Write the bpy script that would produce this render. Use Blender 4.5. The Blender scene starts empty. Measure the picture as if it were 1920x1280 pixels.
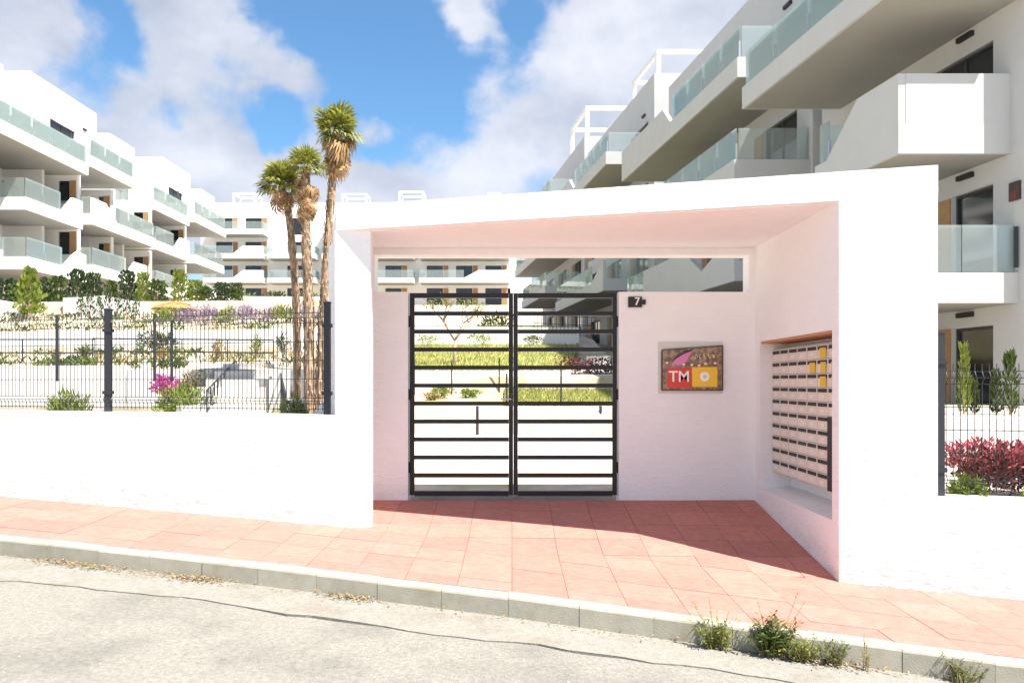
import bpy, math, random
from mathutils import Vector
R = random.Random(7)
C = bpy.context.scene.collection
SC = bpy.context.scene

# ------------------------------------------------------------------ camera
EYE = 1.28            # eye above the gate threshold (z = 0 there)
cam_d = bpy.data.cameras.new('camera'); cam = bpy.data.objects.new('camera', cam_d); C.objects.link(cam)
cam.location = (0, 0, EYE); cam.rotation_euler = (math.radians(90), 0, 0)
cam_d.sensor_width = 36; cam_d.lens = 26.25; cam_d.shift_y = 0.0401
cam_d.clip_start = 0.1; cam_d.clip_end = 3000
SC.camera = cam

# ------------------------------------------------------------------ sky and sun
SUN = Vector((1.43, -1.03, 2.85)).normalized()      # towards the sun
EL = math.asin(SUN.z); AZ = math.atan2(SUN.x, SUN.y)
w = bpy.data.worlds.new('World'); SC.world = w; w.use_nodes = True
nt = w.node_tree; N = nt.nodes; Lk = nt.links
for n in list(N): N.remove(n)
def nd(t, **kw):
    n = N.new(t)
    for k, v in kw.items(): setattr(n, k, v)
    return n
def wmath(op, a, b=None, c=None, clamp=False):
    n = nd('ShaderNodeMath', operation=op, use_clamp=clamp)
    for i, v in enumerate((a, b, c)):
        if v is None: continue
        if isinstance(v, (int, float)): n.inputs[i].default_value = v
        else: Lk.new(v, n.inputs[i])
    return n.outputs[0]
out = nd('ShaderNodeOutputWorld'); bg = nd('ShaderNodeBackground'); bg.inputs[1].default_value = 0.085
sky = nd('ShaderNodeTexSky', sky_type='NISHITA'); sky.sun_disc = False
sky.sun_elevation = EL; sky.sun_rotation = AZ; sky.air_density = 1.0; sky.dust_density = 0.3; sky.ozone_density = 2.2
tc = nd('ShaderNodeTexCoord')
mp = nd('ShaderNodeMapping'); mp.inputs['Scale'].default_value = (1, 1, 1.45); mp.inputs['Location'].default_value = (0.37, 0.0, 0.12)
Lk.new(tc.outputs['Generated'], mp.inputs[0])
def wnoise(scale, detail, rough, dist=0.0, w_=0.0):
    n = nd('ShaderNodeTexNoise', noise_dimensions='4D'); n.inputs['Scale'].default_value = scale
    n.inputs['W'].default_value = w_
    n.inputs['Detail'].default_value = detail; n.inputs['Roughness'].default_value = rough; n.inputs['Distortion'].default_value = dist
    Lk.new(mp.outputs[0], n.inputs['Vector']); return n.outputs['Fac']
n1 = wnoise(3.4, 9, 0.54, 0.15, 1.3); n2 = wnoise(10.0, 8, 0.62, 0.25, 4.0); n3 = wnoise(5.5, 5, 0.55, 0.0, 8.1)
# where the photograph's clouds and clearings lie (directions); the noise goes on over the rest of the sky
def dirv(px, py): return Vector(((px-960)/1400, 1, (717-py)/1400)).normalized()
cov = wmath('ADD', wmath('MULTIPLY', n1, 0.70), wmath('MULTIPLY', n2, 0.30))
blobs = [((690, 60), .17, -.16), ((800, 190), .12, -.15), ((570, 20), .09, -.13), ((185, 15), .08, -.24), ((110, 140), .065, -.17),
         ((300, 228), .05, -.20), ((515, 238), .055, -.21), ((690, 275), .05, -.08), ((470, 20), .06, -.08), ((980, 10), .06, -.16), ((400, 190), .05, -.08),
         ((300, 110), .13, .13), ((400, 80), .09, .10), ((400, 300), .11, .13), ((540, 170), .07, .13), ((1060, 190), .17, .14), ((870, 20), .05, .15), ((850, 75), .045, .14), ((850, 340), .15, .14),
         ((30, 70), .09, .14), ((1250, 60), .13, .10), ((250, 330), .12, .12), ((690, 215), .04, .16), ((600, 330), .12, .12)]
wn = nd('ShaderNodeTexNoise'); wn.inputs['Scale'].default_value = 9; wn.inputs['Detail'].default_value = 5; Lk.new(tc.outputs['Generated'], wn.inputs['Vector'])
ws = nd('ShaderNodeVectorMath', operation='MULTIPLY_ADD'); ws.inputs[1].default_value = (.16,)*3; ws.inputs[2].default_value = (-.08,)*3; Lk.new(wn.outputs['Color'], ws.inputs[0])
wa = nd('ShaderNodeVectorMath', operation='ADD'); Lk.new(tc.outputs['Generated'], wa.inputs[0]); Lk.new(ws.outputs[0], wa.inputs[1])
for (px, py), rad, amt in blobs:
    dv = dirv(px, py)
    vm = nd('ShaderNodeVectorMath', operation='DISTANCE'); vm.inputs[1].default_value = dv
    Lk.new(wa.outputs[0], vm.inputs[0])
    mr = nd('ShaderNodeMapRange', interpolation_type='SMOOTHSTEP'); mr.inputs['From Min'].default_value = 0
    mr.inputs['From Max'].default_value = rad; mr.inputs['To Min'].default_value = amt; mr.inputs['To Max'].default_value = 0
    Lk.new(vm.outputs['Value'], mr.inputs['Value'])
    cov = wmath('ADD', cov, mr.outputs[0])
mr = nd('ShaderNodeMapRange', interpolation_type='SMOOTHSTEP'); mr.inputs['From Min'].default_value = .395; mr.inputs['From Max'].default_value = .56
Lk.new(cov, mr.inputs['Value'])
cr = nd('ShaderNodeMapRange'); cr.inputs['From Min'].default_value = .35; cr.inputs['From Max'].default_value = .65
Lk.new(n3, cr.inputs['Value'])
ccol = nd('ShaderNodeMix', data_type='RGBA'); ccol.inputs[6].default_value = (2.2, 2.45, 3.0, 1); ccol.inputs[7].default_value = (4.0, 4.1, 4.45, 1)
Lk.new(cr.outputs[0], ccol.inputs[0])
mx = nd('ShaderNodeMix', data_type='RGBA')
stint = nd('ShaderNodeMix', data_type='RGBA', blend_type='MULTIPLY'); stint.inputs[0].default_value = 1; stint.inputs[7].default_value = (.62, .86, .94, 1); Lk.new(sky.outputs[0], stint.inputs[6])
Lk.new(wmath('MULTIPLY', mr.outputs[0], .93), mx.inputs[0]); Lk.new(stint.outputs[2], mx.inputs[6]); Lk.new(ccol.outputs[2], mx.inputs[7])
Lk.new(mx.outputs[2], bg.inputs[0]); Lk.new(bg.outputs[0], out.inputs[0])
sd = bpy.data.lights.new('sun', 'SUN'); sd.energy = 4.6; sd.angle = math.radians(0.5); sd.color = (1, .955, .88)
sun = bpy.data.objects.new('sun', sd); C.objects.link(sun); sun.location = SUN*40
sun.rotation_euler = (-SUN).to_track_quat('-Z', 'Y').to_euler()
vs = SC.view_settings; vs.view_transform = 'Standard'; vs.look = 'None'; vs.exposure = 1.45; vs.gamma = 1; vs.use_curve_mapping = False
SC.cycles.max_bounces = 10; SC.cycles.diffuse_bounces = 6; SC.cycles.transparent_max_bounces = 24

# ------------------------------------------------------------------ materials
MATS = {}
def mat(name, col, rough=.7, metal=0, var=.0, vscale=3, bump=0, bscale=60, stretch=(1, 1, 1), island=0, objrand=0, col2=None, c2scale=2, c2lo=.5, c2hi=.65, spec=.5, detail=6, transl=0, dirt=0):
    m = bpy.data.materials.new(name); m.use_nodes = True; t = m.node_tree; b = t.nodes['Principled BSDF']
    b.inputs['Roughness'].default_value = rough; b.inputs['Metallic'].default_value = metal; b.inputs['Specular IOR Level'].default_value = spec
    co = t.nodes.new('ShaderNodeTexCoord'); mpn = t.nodes.new('ShaderNodeMapping'); mpn.inputs['Scale'].default_value = stretch
    geo = t.nodes.new('ShaderNodeNewGeometry')
    t.links.new(geo.outputs['Position'], mpn.inputs[0])
    def mixc(fac, a, bcol, mode='MIX'):
        n = t.nodes.new('ShaderNodeMix'); n.data_type = 'RGBA'; n.blend_type = mode
        if isinstance(fac, (int, float)): n.inputs[0].default_value = fac
        else: t.links.new(fac, n.inputs[0])
        for i, v in ((6, a), (7, bcol)):
            if isinstance(v, tuple): n.inputs[i].default_value = (*v[:3], 1)
            else: t.links.new(v, n.inputs[i])
        return n.outputs[2]
    def noise(sc, det=6, ro=.6):
        n = t.nodes.new('ShaderNodeTexNoise'); n.inputs['Scale'].default_value = sc; n.inputs['Detail'].default_value = det; n.inputs['Roughness'].default_value = ro
        t.links.new(mpn.outputs[0], n.inputs[0]); return n.outputs['Fac']
    def rng(s, lo, hi, a, b_):
        n = t.nodes.new('ShaderNodeMapRange'); n.inputs[1].default_value = lo; n.inputs[2].default_value = hi; n.inputs[3].default_value = a; n.inputs[4].default_value = b_
        t.links.new(s, n.inputs[0]); return n.outputs[0]
    c = None
    if col2: c = mixc(rng(noise(c2scale, detail), c2lo, c2hi, 0, 1), col, col2)
    if c is None:
        rgb = t.nodes.new('ShaderNodeRGB'); rgb.outputs[0].default_value = (*col, 1); c = rgb.outputs[0]
    f = None
    def mulf(s):
        nonlocal f
        if f is None: f = s
        else:
            n = t.nodes.new('ShaderNodeMath'); n.operation = 'MULTIPLY'; t.links.new(f, n.inputs[0]); t.links.new(s, n.inputs[1]); f = n.outputs[0]
    if var: mulf(rng(noise(vscale, 8, .65), .25, .75, 1-var, 1+var))
    if island: mulf(rng(geo.outputs['Random Per Island'], 0, 1, 1-island, 1+island))
    if objrand:
        oi = t.nodes.new('ShaderNodeObjectInfo'); mulf(rng(oi.outputs['Random'], 0, 1, 1-objrand, 1+objrand))
    if f is not None:
        vmn = t.nodes.new('ShaderNodeVectorMath'); vmn.operation = 'SCALE'; t.links.new(c, vmn.inputs[0]); t.links.new(f, vmn.inputs['Scale']); c = vmn.outputs[0]
    if dirt:                                           # splashed dirt and rain streaks near the foot of the wall
        sp = t.nodes.new('ShaderNodeSeparateXYZ'); t.links.new(geo.outputs['Position'], sp.inputs[0])
        ma = t.nodes.new('ShaderNodeMath'); ma.operation = 'MULTIPLY_ADD'; ma.inputs[1].default_value = .047; t.links.new(sp.outputs[0], ma.inputs[0]); t.links.new(sp.outputs[2], ma.inputs[2])
        hgt = rng(ma.outputs[0], -.19, .16, 1, 0)
        dn = rng(noise(5, 8, .7), .40, .65, 0, .55); dm = t.nodes.new('ShaderNodeMath'); dm.operation = 'MULTIPLY'; dm.use_clamp = True; t.links.new(hgt, dm.inputs[0]); t.links.new(dn, dm.inputs[1])
        c = mixc(dm.outputs[0], c, (.54, .49, .44))
    t.links.new(c, b.inputs['Base Color'])
    if bump:
        bn = t.nodes.new('ShaderNodeBump'); bn.inputs['Strength'].default_value = min(1, bump); bn.inputs['Distance'].default_value = .01*max(1, bump)
        t.links.new(noise(bscale, 5, .6), bn.inputs['Height']); t.links.new(bn.outputs[0], b.inputs['Normal'])
    if transl:
        tr = t.nodes.new('ShaderNodeBsdfTranslucent'); t.links.new(c, tr.inputs[0])
        ms = t.nodes.new('ShaderNodeMixShader'); ms.inputs[0].default_value = transl
        t.links.new(b.outputs[0], ms.inputs[1]); t.links.new(tr.outputs[0], ms.inputs[2]); t.links.new(ms.outputs[0], t.nodes['Material Output'].inputs[0])
    MATS[name] = m; return m
mat('stucco', (.845, .855, .855), .85, var=.03, vscale=2.2, bump=1.0, bscale=15, stretch=(1, 1, 2.0), dirt=1)
mat('stucco_rough', (.79, .785, .775), .9, var=.06, vscale=1.6, bump=.9, bscale=9, stretch=(1, 1, 1.6), dirt=1, col2=(.72, .70, .68), c2scale=1.3, c2lo=.6, c2hi=.8)
mat('render_wall', (.78, .765, .74), .85, var=.04, vscale=1.2)
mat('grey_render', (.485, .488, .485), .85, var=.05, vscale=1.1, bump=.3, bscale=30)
mat('soffit', (.31, .305, .29), .85, var=.06, vscale=.8)  # darker than the walls: shade below the balconies is put into this colour
mat('tile', (.475, .172, .136), .8, var=.16, vscale=14, bump=.35, bscale=120, objrand=.09, col2=(.485, .19, .152), c2scale=6, c2lo=.4, c2hi=.7)
mat('mortar', (.33, .14, .115), .9, var=.2, vscale=20)
mat('kerb', (.37, .345, .28), .9, var=.14, vscale=9, bump=.3, bscale=110, objrand=.07, col2=(.30, .265, .18), c2scale=2.3, c2lo=.55, c2hi=.75)
mat('gutter', (.25, .235, .205), .9, var=.2, vscale=24, bump=.8, bscale=90, col2=(.215, .185, .145), c2scale=3.2, c2lo=.5, c2hi=.7)
mat('asphalt', (.275, .256, .222), .92, var=.30, vscale=34, bump=1.3, bscale=110, col2=(.205, .192, .168), c2scale=1.6, c2lo=.45, c2hi=.68)
mat('crack', (.05, .047, .042), .95)
mat('anthracite', (.022, .024, .030), .42, spec=.45)
mat('gate_paint', (.014, .013, .017), .45, spec=.35)
mat('window_frame', (.03, .03, .033), .4)
mat('dark_glass', (.018, .021, .026), .06, spec=.8)
mat('interior', (.05, .045, .04), .8)
mat('wood', (.36, .20, .085), .6, var=.18, vscale=6, stretch=(1, 1, 8))
mat('steel', (.55, .56, .57), .35, metal=.8)
mat('white_metal', (.78, .78, .77), .4)
mat('mailbox', (.74, .70, .62), .45, objrand=.05)
mat('mailbox_case', (.58, .535, .46), .5)
mat('plate', (.80, .78, .70), .35)
mat('black', (.012, .012, .013), .5)
mat('niche_top_strip', (.50, .25, .13), .6, var=.15, vscale=9, stretch=(8, 1, 8))
mat('patch_yellow', (.75, .50, .03), .5)
mat('sign_photo', (.17, .10, .06), .3, var=.5, vscale=26, col2=(.36, .25, .15), c2scale=18, c2lo=.42, c2hi=.6)
mat('sign_frame', (.045, .03, .025), .4)
mat('sign_red', (.62, .045, .03), .4)
mat('sign_yellow', (.83, .52, .025), .4)
mat('sign_white', (.86, .85, .82), .4)
mat('sign_pink', (.66, .20, .42), .4)
mat('sign_cream', (.74, .66, .5), .4)
mat('acrylic', (.62, .60, .55), .25)
mat('leaf_green', (.075, .115, .022), .6, island=.45, transl=.35)
mat('leaf_lime', (.20, .25, .035), .6, island=.35, transl=.35)
mat('leaf_dark', (.035, .065, .02), .6, island=.5, transl=.25)
mat('leaf_dry', (.30, .24, .09), .7, island=.4, transl=.25)
mat('leaf_red', (.40, .09, .11), .6, island=.6, transl=.35)
mat('leaf_maroon', (.14, .045, .04), .6, island=.5, transl=.2)
mat('flower_pink', (.62, .16, .42), .6, island=.3, transl=.35)
mat('leaf_lavender', (.33, .25, .33), .7, island=.3, transl=.3)
mat('leaf_weed', (.10, .15, .03), .6, island=.5, transl=.35)
mat('litter', (.27, .19, .09), .8, island=.5)
mat('frond', (.25, .26, .05), .55, island=.35, objrand=.3, transl=.3)
mat('frond_dead', (.40, .25, .12), .8, island=.35, objrand=.25, transl=.25)
mat('palm_bark', (.31, .21, .135), .9, var=.45, vscale=14, island=.6)
mat('bark', (.34, .25, .20), .9, var=.3, vscale=12)
mat('soil', (.46, .39, .33), .95, var=.25, vscale=3, bump=1, bscale=14, col2=(.38, .34, .20), c2scale=.5, c2lo=.5, c2hi=.6)
mat('lawn', (.26, .27, .08), .9, var=.3, vscale=5, col2=(.34, .31, .08), c2scale=.7, c2lo=.45, c2hi=.6)
mat('grass', (.30, .31, .09), .7, island=.4, transl=.3)
mat('path', (.58, .56, .52), .85, var=.08, vscale=4)
mat('straw', (.40, .20, .07), .85, var=.25, vscale=16, stretch=(1, 1, 3))
mat('dark_cloth', (.03, .03, .033), .8)
mat('pot', (.30, .20, .15), .7)
# clear green-tinted railing glass
gm = bpy.data.materials.new('railing_glass'); gm.use_nodes = True; gt = gm.node_tree; gt.nodes.remove(gt.nodes['Principled BSDF'])
tr = gt.nodes.new('ShaderNodeBsdfTransparent'); tr.inputs[0].default_value = (.925, .965, .955, 1)
gl = gt.nodes.new('ShaderNodeBsdfGlossy'); gl.inputs[1].default_value = .02; gl.inputs[0].default_value = (.9, 1, .98, 1)
df = gt.nodes.new('ShaderNodeBsdfDiffuse'); df.inputs[0].default_value = (.80, .87, .845, 1)
fr = gt.nodes.new('ShaderNodeFresnel'); fr.inputs[0].default_value = 1.55
m1 = gt.nodes.new('ShaderNodeMixShader'); gt.links.new(fr.outputs[0], m1.inputs[0]); gt.links.new(tr.outputs[0], m1.inputs[1]); gt.links.new(gl.outputs[0], m1.inputs[2])
m2 = gt.nodes.new('ShaderNodeMixShader'); m2.inputs[0].default_value = .15; gt.links.new(m1.outputs[0], m2.inputs[1]); gt.links.new(df.outputs[0], m2.inputs[2])
gt.links.new(m2.outputs[0], gt.nodes['Material Output'].inputs[0]); MATS['railing_glass'] = gm

# ------------------------------------------------------------------ mesh helpers
ORG = {}
class MB:
    def __init__(s, f=None): s.v = []; s.f = []; s.m = f
    def av(s, p):
        p = s.m(*p) if s.m else Vector(p); s.v.append(Vector(p)); return len(s.v)-1
    def face(s, pts): s.f.append([s.av(p) for p in pts])
    def box(s, x0, x1, y0, y1, z0, z1):
        i = [s.av(p) for p in ((x0,y0,z0),(x1,y0,z0),(x1,y1,z0),(x0,y1,z0),(x0,y0,z1),(x1,y0,z1),(x1,y1,z1),(x0,y1,z1))]
        for q in ((0,3,2,1),(4,5,6,7),(0,1,5,4),(1,2,6,5),(2,3,7,6),(3,0,4,7)): s.f.append([i[k] for k in q])
        return s
    def prism(s, poly, z0, z1):           # poly in x,y; z may be a number or a function of (x,y)
        fz = lambda z, p: z(*p) if callable(z) else z
        n = len(poly); a = [s.av((*p, fz(z0, p))) for p in poly]; b = [s.av((*p, fz(z1, p))) for p in poly]
        s.f.append(a[::-1]); s.f.append(b)
        for k in range(n): s.f.append([a[k], a[(k+1) % n], b[(k+1) % n], b[k]])
        return s
    def profile(s, poly, v0, v1):         # poly in (u,z), extruded along the second axis
        n = len(poly); a = [s.av((p[0], v0, p[1])) for p in poly]; b = [s.av((p[0], v1, p[1])) for p in poly]
        s.f.append(a); s.f.append(b[::-1])
        for k in range(n): s.f.append([a[k], b[k], b[(k+1) % n], a[(k+1) % n]])
        return s
    def tube(s, pts, radii, n=8, cap=True):
        rings = []
        for k, p in enumerate(pts):
            p = Vector(p); d = (Vector(pts[min(k+1, len(pts)-1)])-Vector(pts[max(k-1, 0)])).normalized()
            a = d.orthogonal().normalized() if abs(d.z) < .99 else Vector((1, 0, 0)); a = (a-d*a.dot(d)).normalized(); b = d.cross(a)
            r = radii[k] if isinstance(radii, (list, tuple)) else radii
            rings.append([s.av(p+a*math.cos(2*math.pi*j/n)*r+b*math.sin(2*math.pi*j/n)*r) for j in range(n)])
        for k in range(len(rings)-1):
            for j in range(n): s.f.append([rings[k][j], rings[k][(j+1) % n], rings[k+1][(j+1) % n], rings[k+1][j]])
        if cap: s.f.append(rings[0][::-1]); s.f.append(rings[-1])
        return s
    def leaf(s, p, d, nrm, ln, wd):
        p = Vector(p); d = Vector(d).normalized(); sd = d.cross(Vector(nrm))
        if sd.length < 1e-4: sd = d.orthogonal()
        sd.normalize()
        s.face((p, p+d*ln*.45+sd*wd*.5, p+d*ln, p+d*ln*.45-sd*wd*.5)); return s
    def build(s, name, m, parent=None, org=None, smooth=False):
        o_ = ORG[parent] if parent is not None else Vector(org or (0, 0, 0))
        me = bpy.data.meshes.new(name); me.from_pydata([tuple(v-o_) for v in s.v], [], s.f); me.update()
        import bmesh
        bm = bmesh.new(); bm.from_mesh(me); bmesh.ops.recalc_face_normals(bm, faces=bm.faces); bm.to_mesh(me); bm.free()
        if smooth:
            for p in me.polygons: p.use_smooth = True
        me.materials.append(MATS[m]); o = bpy.data.objects.new(name, me); C.objects.link(o); ORG[o] = o_
        if parent is not None: o.parent = parent
        else: o.location = o_
        return o
def leafbuild(s, name, m, parent=None, org=None):   # no normal recalculation for loose leaves
    o_ = ORG[parent] if parent is not None else Vector(org or (0, 0, 0))
    me = bpy.data.meshes.new(name); me.from_pydata([tuple(v-o_) for v in s.v], [], s.f); me.update()
    me.materials.append(MATS[m]); o = bpy.data.objects.new(name, me); C.objects.link(o); ORG[o] = o_
    if parent is not None: o.parent = parent
    else: o.location = o_
    return o
def tag(o, label, cat, group=None):
    o['label'] = label; o['category'] = cat
    if group: o['group'] = group
    return o
def struct(o): o['kind'] = 'structure'; return o
def stuff(o): o['kind'] = 'stuff'; return o
def thing(name, label, cat, loc, group=None):
    o = bpy.data.objects.new(name, None); C.objects.link(o); o.location = loc; ORG[o] = Vector(loc); o.empty_display_size = .3
    return tag(o, label, cat, group)
def share(src, name, parent, off, org=None):        # another copy of a mesh, moved by off, under parent
    o = src.copy(); o.name = name; C.objects.link(o); o.parent = parent; o.location = Vector(off); ORG[o] = ORG[parent]; return o
def at(px, py, D): return Vector(((px-960)/1400*D, D, EYE+(717-py)/1400*D))

# ------------------------------------------------------------------ the lie of the land
SL = -.271
def Yf(x): return 6.04+SL*(x-2.645)                  # street front line of walls and portal
GK = [(-60, 1.55), (-30, .80), (-14, .30), (-5.6, .014), (-2.0, -.10), (0, -.185), (2.8, -.340), (4.0, -.382), (8, -.525), (14, -.75), (40, -1.6)]
def lerp(tab, x):
    if x <= tab[0][0]: return tab[0][1]
    for (a, u), (b, v) in zip(tab, tab[1:]):
        if x <= b: return u+(v-u)*(x-a)/(b-a)
    return tab[-1][1]
def g(x): return lerp(GK, x)
KW = 1.55                                            # front line to kerb edge (along y)
def hp(x, y):                                        # pavement and porch floor
    yf = Yf(x)
    if y <= yf: return g(x)-.02*(yf-y)
    t = min(1, (y-yf)/max(.3, 8.14-yf)); return g(x)*(1-t)
def hr(x, y):                                        # road surface
    d = Yf(x)-KW-y; return g(x)-.03-.155+.012*min(d, 4)-.012*max(0, d-4)

PL = [(7, .40), (8.6, .40), (11.9, .45), (12.1, 1.50), (16.4, 1.95), (16.6, 2.42), (21, 2.9), (25.9, 3.7), (26.1, 4.18), (40, 4.3), (64, 5.2), (88, 10.4), (96, 10.6), (140, 13), (400, 13)]
PC = [(7, -.6), (8.15, -.6), (8.6, -.02), (17.9, .05), (18.1, .62), (21.9, .95), (22.1, 1.45), (27, 1.75), (33, 3.1), (46, 4.2), (64, 5.4), (88, 10.4), (96, 10.6), (140, 13), (400, 13)]
PR = [(7, .30), (8.6, .30), (10.4, .32), (10.6, .80), (21, .82), (24, 1.2), (36, 2.6), (50, 4.0), (64, 5.4), (88, 10.4), (96, 10.6), (140, 13), (400, 13)]
def XL(y): return -2.05-.11*max(0, y-8.4)
def XR(y): return 3.35+.02*(y-8.4)
def rowY(x, y):
    sh = max(0, min(1, 1-(y-8.4)/22)); xc = max(-20, min(9, x))
    return y+sh*(Yf(xc)-Yf(-2.6))
def gz(x, y):                                        # garden height at a world position (row y inverted)
    a = y
    for _ in range(12): a -= (rowY(x, a)-y)*.7
    return lerp(PL if x < XL(y) else (PR if x > XR(y) else PC), a)
mb = MB()
rows = [-400, -60, -20, -8, 0, 4, 7.0, 7.55, 7.6, 8.15, 8.6, 10.4, 10.6, 11.9, 12.1, 14, 16.4, 16.6, 17.9, 18.1, 20, 21.9, 22.1, 25.9, 26.1, 30, 36, 46, 56, 64, 76, 88, 96, 140, 400]
def cols(y):
    l, r = XL(y), XR(y)
    return [(-500, 'L'), (-150, 'L'), (-60, 'L'), (-35, 'L'), (-20, 'L'), (-14, 'L'), (-9, 'L'), (-6, 'L'), (l-.02, 'L'), (l, 'C'), (-.5, 'C'), (1, 'C'), (r, 'C'), (r+.02, 'R'), (6, 'R'), (9, 'R'), (13, 'R'), (25, 'R'), (60, 'R'), (150, 'R'), (500, 'R')]
grid = []
for y in rows:
    rr = []
    for x, k in cols(max(8.4, min(y, 60))):
        if y <= 7.55: yy = y+(Yf(max(-40, min(20, x)))+.12-Yf(-2.6)-0*7.55)*1.0 if y > 3 else (y if y < -5 else y); z = g(x)-.42
        else: yy = rowY(x, y) if k != 'C' or y > 8.7 else max(y, 8.3); z = lerp({'L': PL, 'C': PC, 'R': PR}[k], y)
        if y <= 7.55:
            yy = min(y, 99) if y < 4 else y+(rowY(x, 8.4)-8.4)
        rr.append(mb.av((x, yy, z)))
    grid.append(rr)
for a, b in zip(grid, grid[1:]):
    for k in range(len(a)-1): mb.f.append([a[k], a[k+1], b[k+1], b[k]])
struct(mb.build('ground', 'soil'))

# road, gutter strip and the crack between them
mb = MB(); mc = MB(); mg = MB()
rj = random.Random(3); xs = [-34+.17*k for k in range(320)]
def wob(x): return .035*math.sin(x*1.7)+.02*math.sin(x*5.3+1)+.012*math.sin(x*13.1)
edge = []
for x in xs:
    off = .50-.014*x*0 + (.10 if x < -2 else 0)*min(1, max(0, (-2-x)/2)) - .06*min(1, max(0, x/3))
    yc = Yf(x)-KW-off+wob(x)+rj.uniform(-.012, .012); gap = .013+.035*max(0, math.sin(x*2.3+math.sin(x*.9)*2))*rj.uniform(.4, 1.1)
    edge.append((x, yc+gap*.5, yc-gap*.5))
for (x0, a0, b0), (x1, a1, b1) in zip(edge, edge[1:]):
    k0, k1 = Yf(x0)-KW+.02, Yf(x1)-KW+.02
    mg.face(((x0, a0, hr(x0, a0)+.004), (x1, a1, hr(x1, a1)+.004), (x1, k1, hr(x1, k1)+.012), (x0, k0, hr(x0, k0)+.012)))
    mg.face(((x0, a0, hr(x0, a0)-.03), (x1, a1, hr(x1, a1)-.03), (x1, a1, hr(x1, a1)+.004), (x0, a0, hr(x0, a0)+.004)))
    lim = [0, 1.2, 3, 5, 8.5]
    for l0, l1 in zip(lim, lim[1:]):
        q = [(x0, b0-l0), (x0, b0-l1), (x1, b1-l1), (x1, b1-l0)]
        mb.face([(x, y, hr(x, y)) for x, y in q])
    mc.face(((x0, a0+.1, hr(x0, a0)-.022), (x1, a1+.1, hr(x1, a1)-.022), (x1, b1-.1, hr(x1, b1)-.022), (x0, b0-.1, hr(x0, b0)-.022)))
struct(mb.build('road', 'asphalt')); struct(mg.build('gutter', 'gutter')); struct(mc.build('road_base', 'crack'))
# far side of the street
mb = MB()
for x0 in range(-34, 20, 2):
    x1 = x0+2; q = [(x0, Yf(x0)-10.4), (x0, Yf(x0)-22), (x1, Yf(x1)-22), (x1, Yf(x1)-10.4)]
    mb.prism(q, lambda x, y: hr(x, y)-.3, lambda x, y: hr(x, Yf(x)-10.4)+.15)
struct(mb.build('far_pavement', 'path'))

# kerb stones
kp = struct(MB().build('kerb', 'kerb')); kp['kind'] = 'structure'
x = -14.0; k = 0
while x < 8.5:
    L = .482; x1 = x+L-.0025; dz = R.uniform(-.004, .004); dy = R.uniform(-.005, .005)
    def kz(px_, py_): return hp(px_, Yf(px_)-KW)+.004+dz
    m = MB(); y0 = lambda q: Yf(q)-KW+dy; y1 = lambda q: Yf(q)-KW+.12
    prof = [(0, -.30), (0, -.022), (.006, -.008), (.02, 0), (.118, 0), (.118, -.30)]
    a = [m.av((x, y0(x)+p[0], kz(x, 0)+p[1])) for p in prof]; b = [m.av((x1, y0(x1)+p[0], kz(x1, 0)+p[1])) for p in prof]
    for j in range(6): m.f.append([a[j], a[(j+1) % 6], b[(j+1) % 6], b[j]])
    m.f.append(a[::-1]); m.f.append(b)
    m.build('kerb_stone', 'kerb', kp); x += L

# pavement: bed plus single tiles
mb = MB()
for i in range(-150, 65):
    x0, x1 = i*.2, i*.2+.2
    a0, a1 = Yf(x0), Yf(x1)
    mb.face([(x, y, hp(x, y)-.012) for x, y in ((x0, a0-KW+.115), (x1, a1-KW+.115), (x1, a1+.06), (x0, a0+.06))])
for i in range(22):
    x0, x1 = -1.75+i*.2, -1.55+i*.2
    for j in range(8):
        q = []
        for x, t in ((x0, j/8), (x1, j/8), (x1, (j+1)/8), (x0, (j+1)/8)):
            y = Yf(x)+.05+(8.2-Yf(x)-.05)*t; q.append((x, y, hp(x, y)-.012))
        mb.face(q)
pave = struct(mb.build('pavement', 'mortar'))
def clip(poly, fn):                                   # keep the side where fn >= 0
    o = []
    for p, q in zip(poly, poly[1:]+poly[:1]):
        a, b = fn(*p), fn(*q)
        if a >= 0: o.append(p)
        if a*b < 0: t = a/(a-b); o.append((p[0]+(q[0]-p[0])*t, p[1]+(q[1]-p[1])*t))
    return o
def shrink(poly, d):
    cx = sum(p[0] for p in poly)/len(poly); cy = sum(p[1] for p in poly)/len(poly); o = []
    for p in poly:
        v = Vector((cx-p[0], cy-p[1])); o.append((p[0]+math.copysign(d, v.x), p[1]+math.copysign(d, v.y)))
    return o
def add_tile(poly):
    if len(poly) < 3: return
    ar = abs(sum(p[0]*q[1]-q[0]*p[1] for p, q in zip(poly, poly[1:]+poly[:1])))/2
    if ar < .004: return
    dz = R.uniform(-.0018, .0018)
    MB().prism(shrink(poly, .0018), lambda x, y: hp(x, y)-.035, lambda x, y: hp(x, y)+dz).build('tile', 'tile', pave)
T = .40
for i in range(-34, 20):
    for j in range(4):
        x0, x1 = i*T, i*T+T; a = max(-KW+.122, -T*(j+1)); b = -T*j
        if b <= a+.02: continue
        add_tile([(x0, Yf(x0)+a), (x1, Yf(x1)+a), (x1, Yf(x1)+b), (x0, Yf(x0)+b)])
for i in range(-5, 8):
    for j in range(7):
        p = [(i*T, 8.14-T*(j+1)), (i*T+T, 8.14-T*(j+1)), (i*T+T, 8.14-T*j), (i*T, 8.14-T*j)]
        p = clip(p, lambda x, y: y-Yf(x)-.001)
        if p: p = clip(p, lambda x, y: 2.642-x)
        if p: p = clip(p, lambda x, y: x+1.75)
        if p: add_tile(p)

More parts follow.
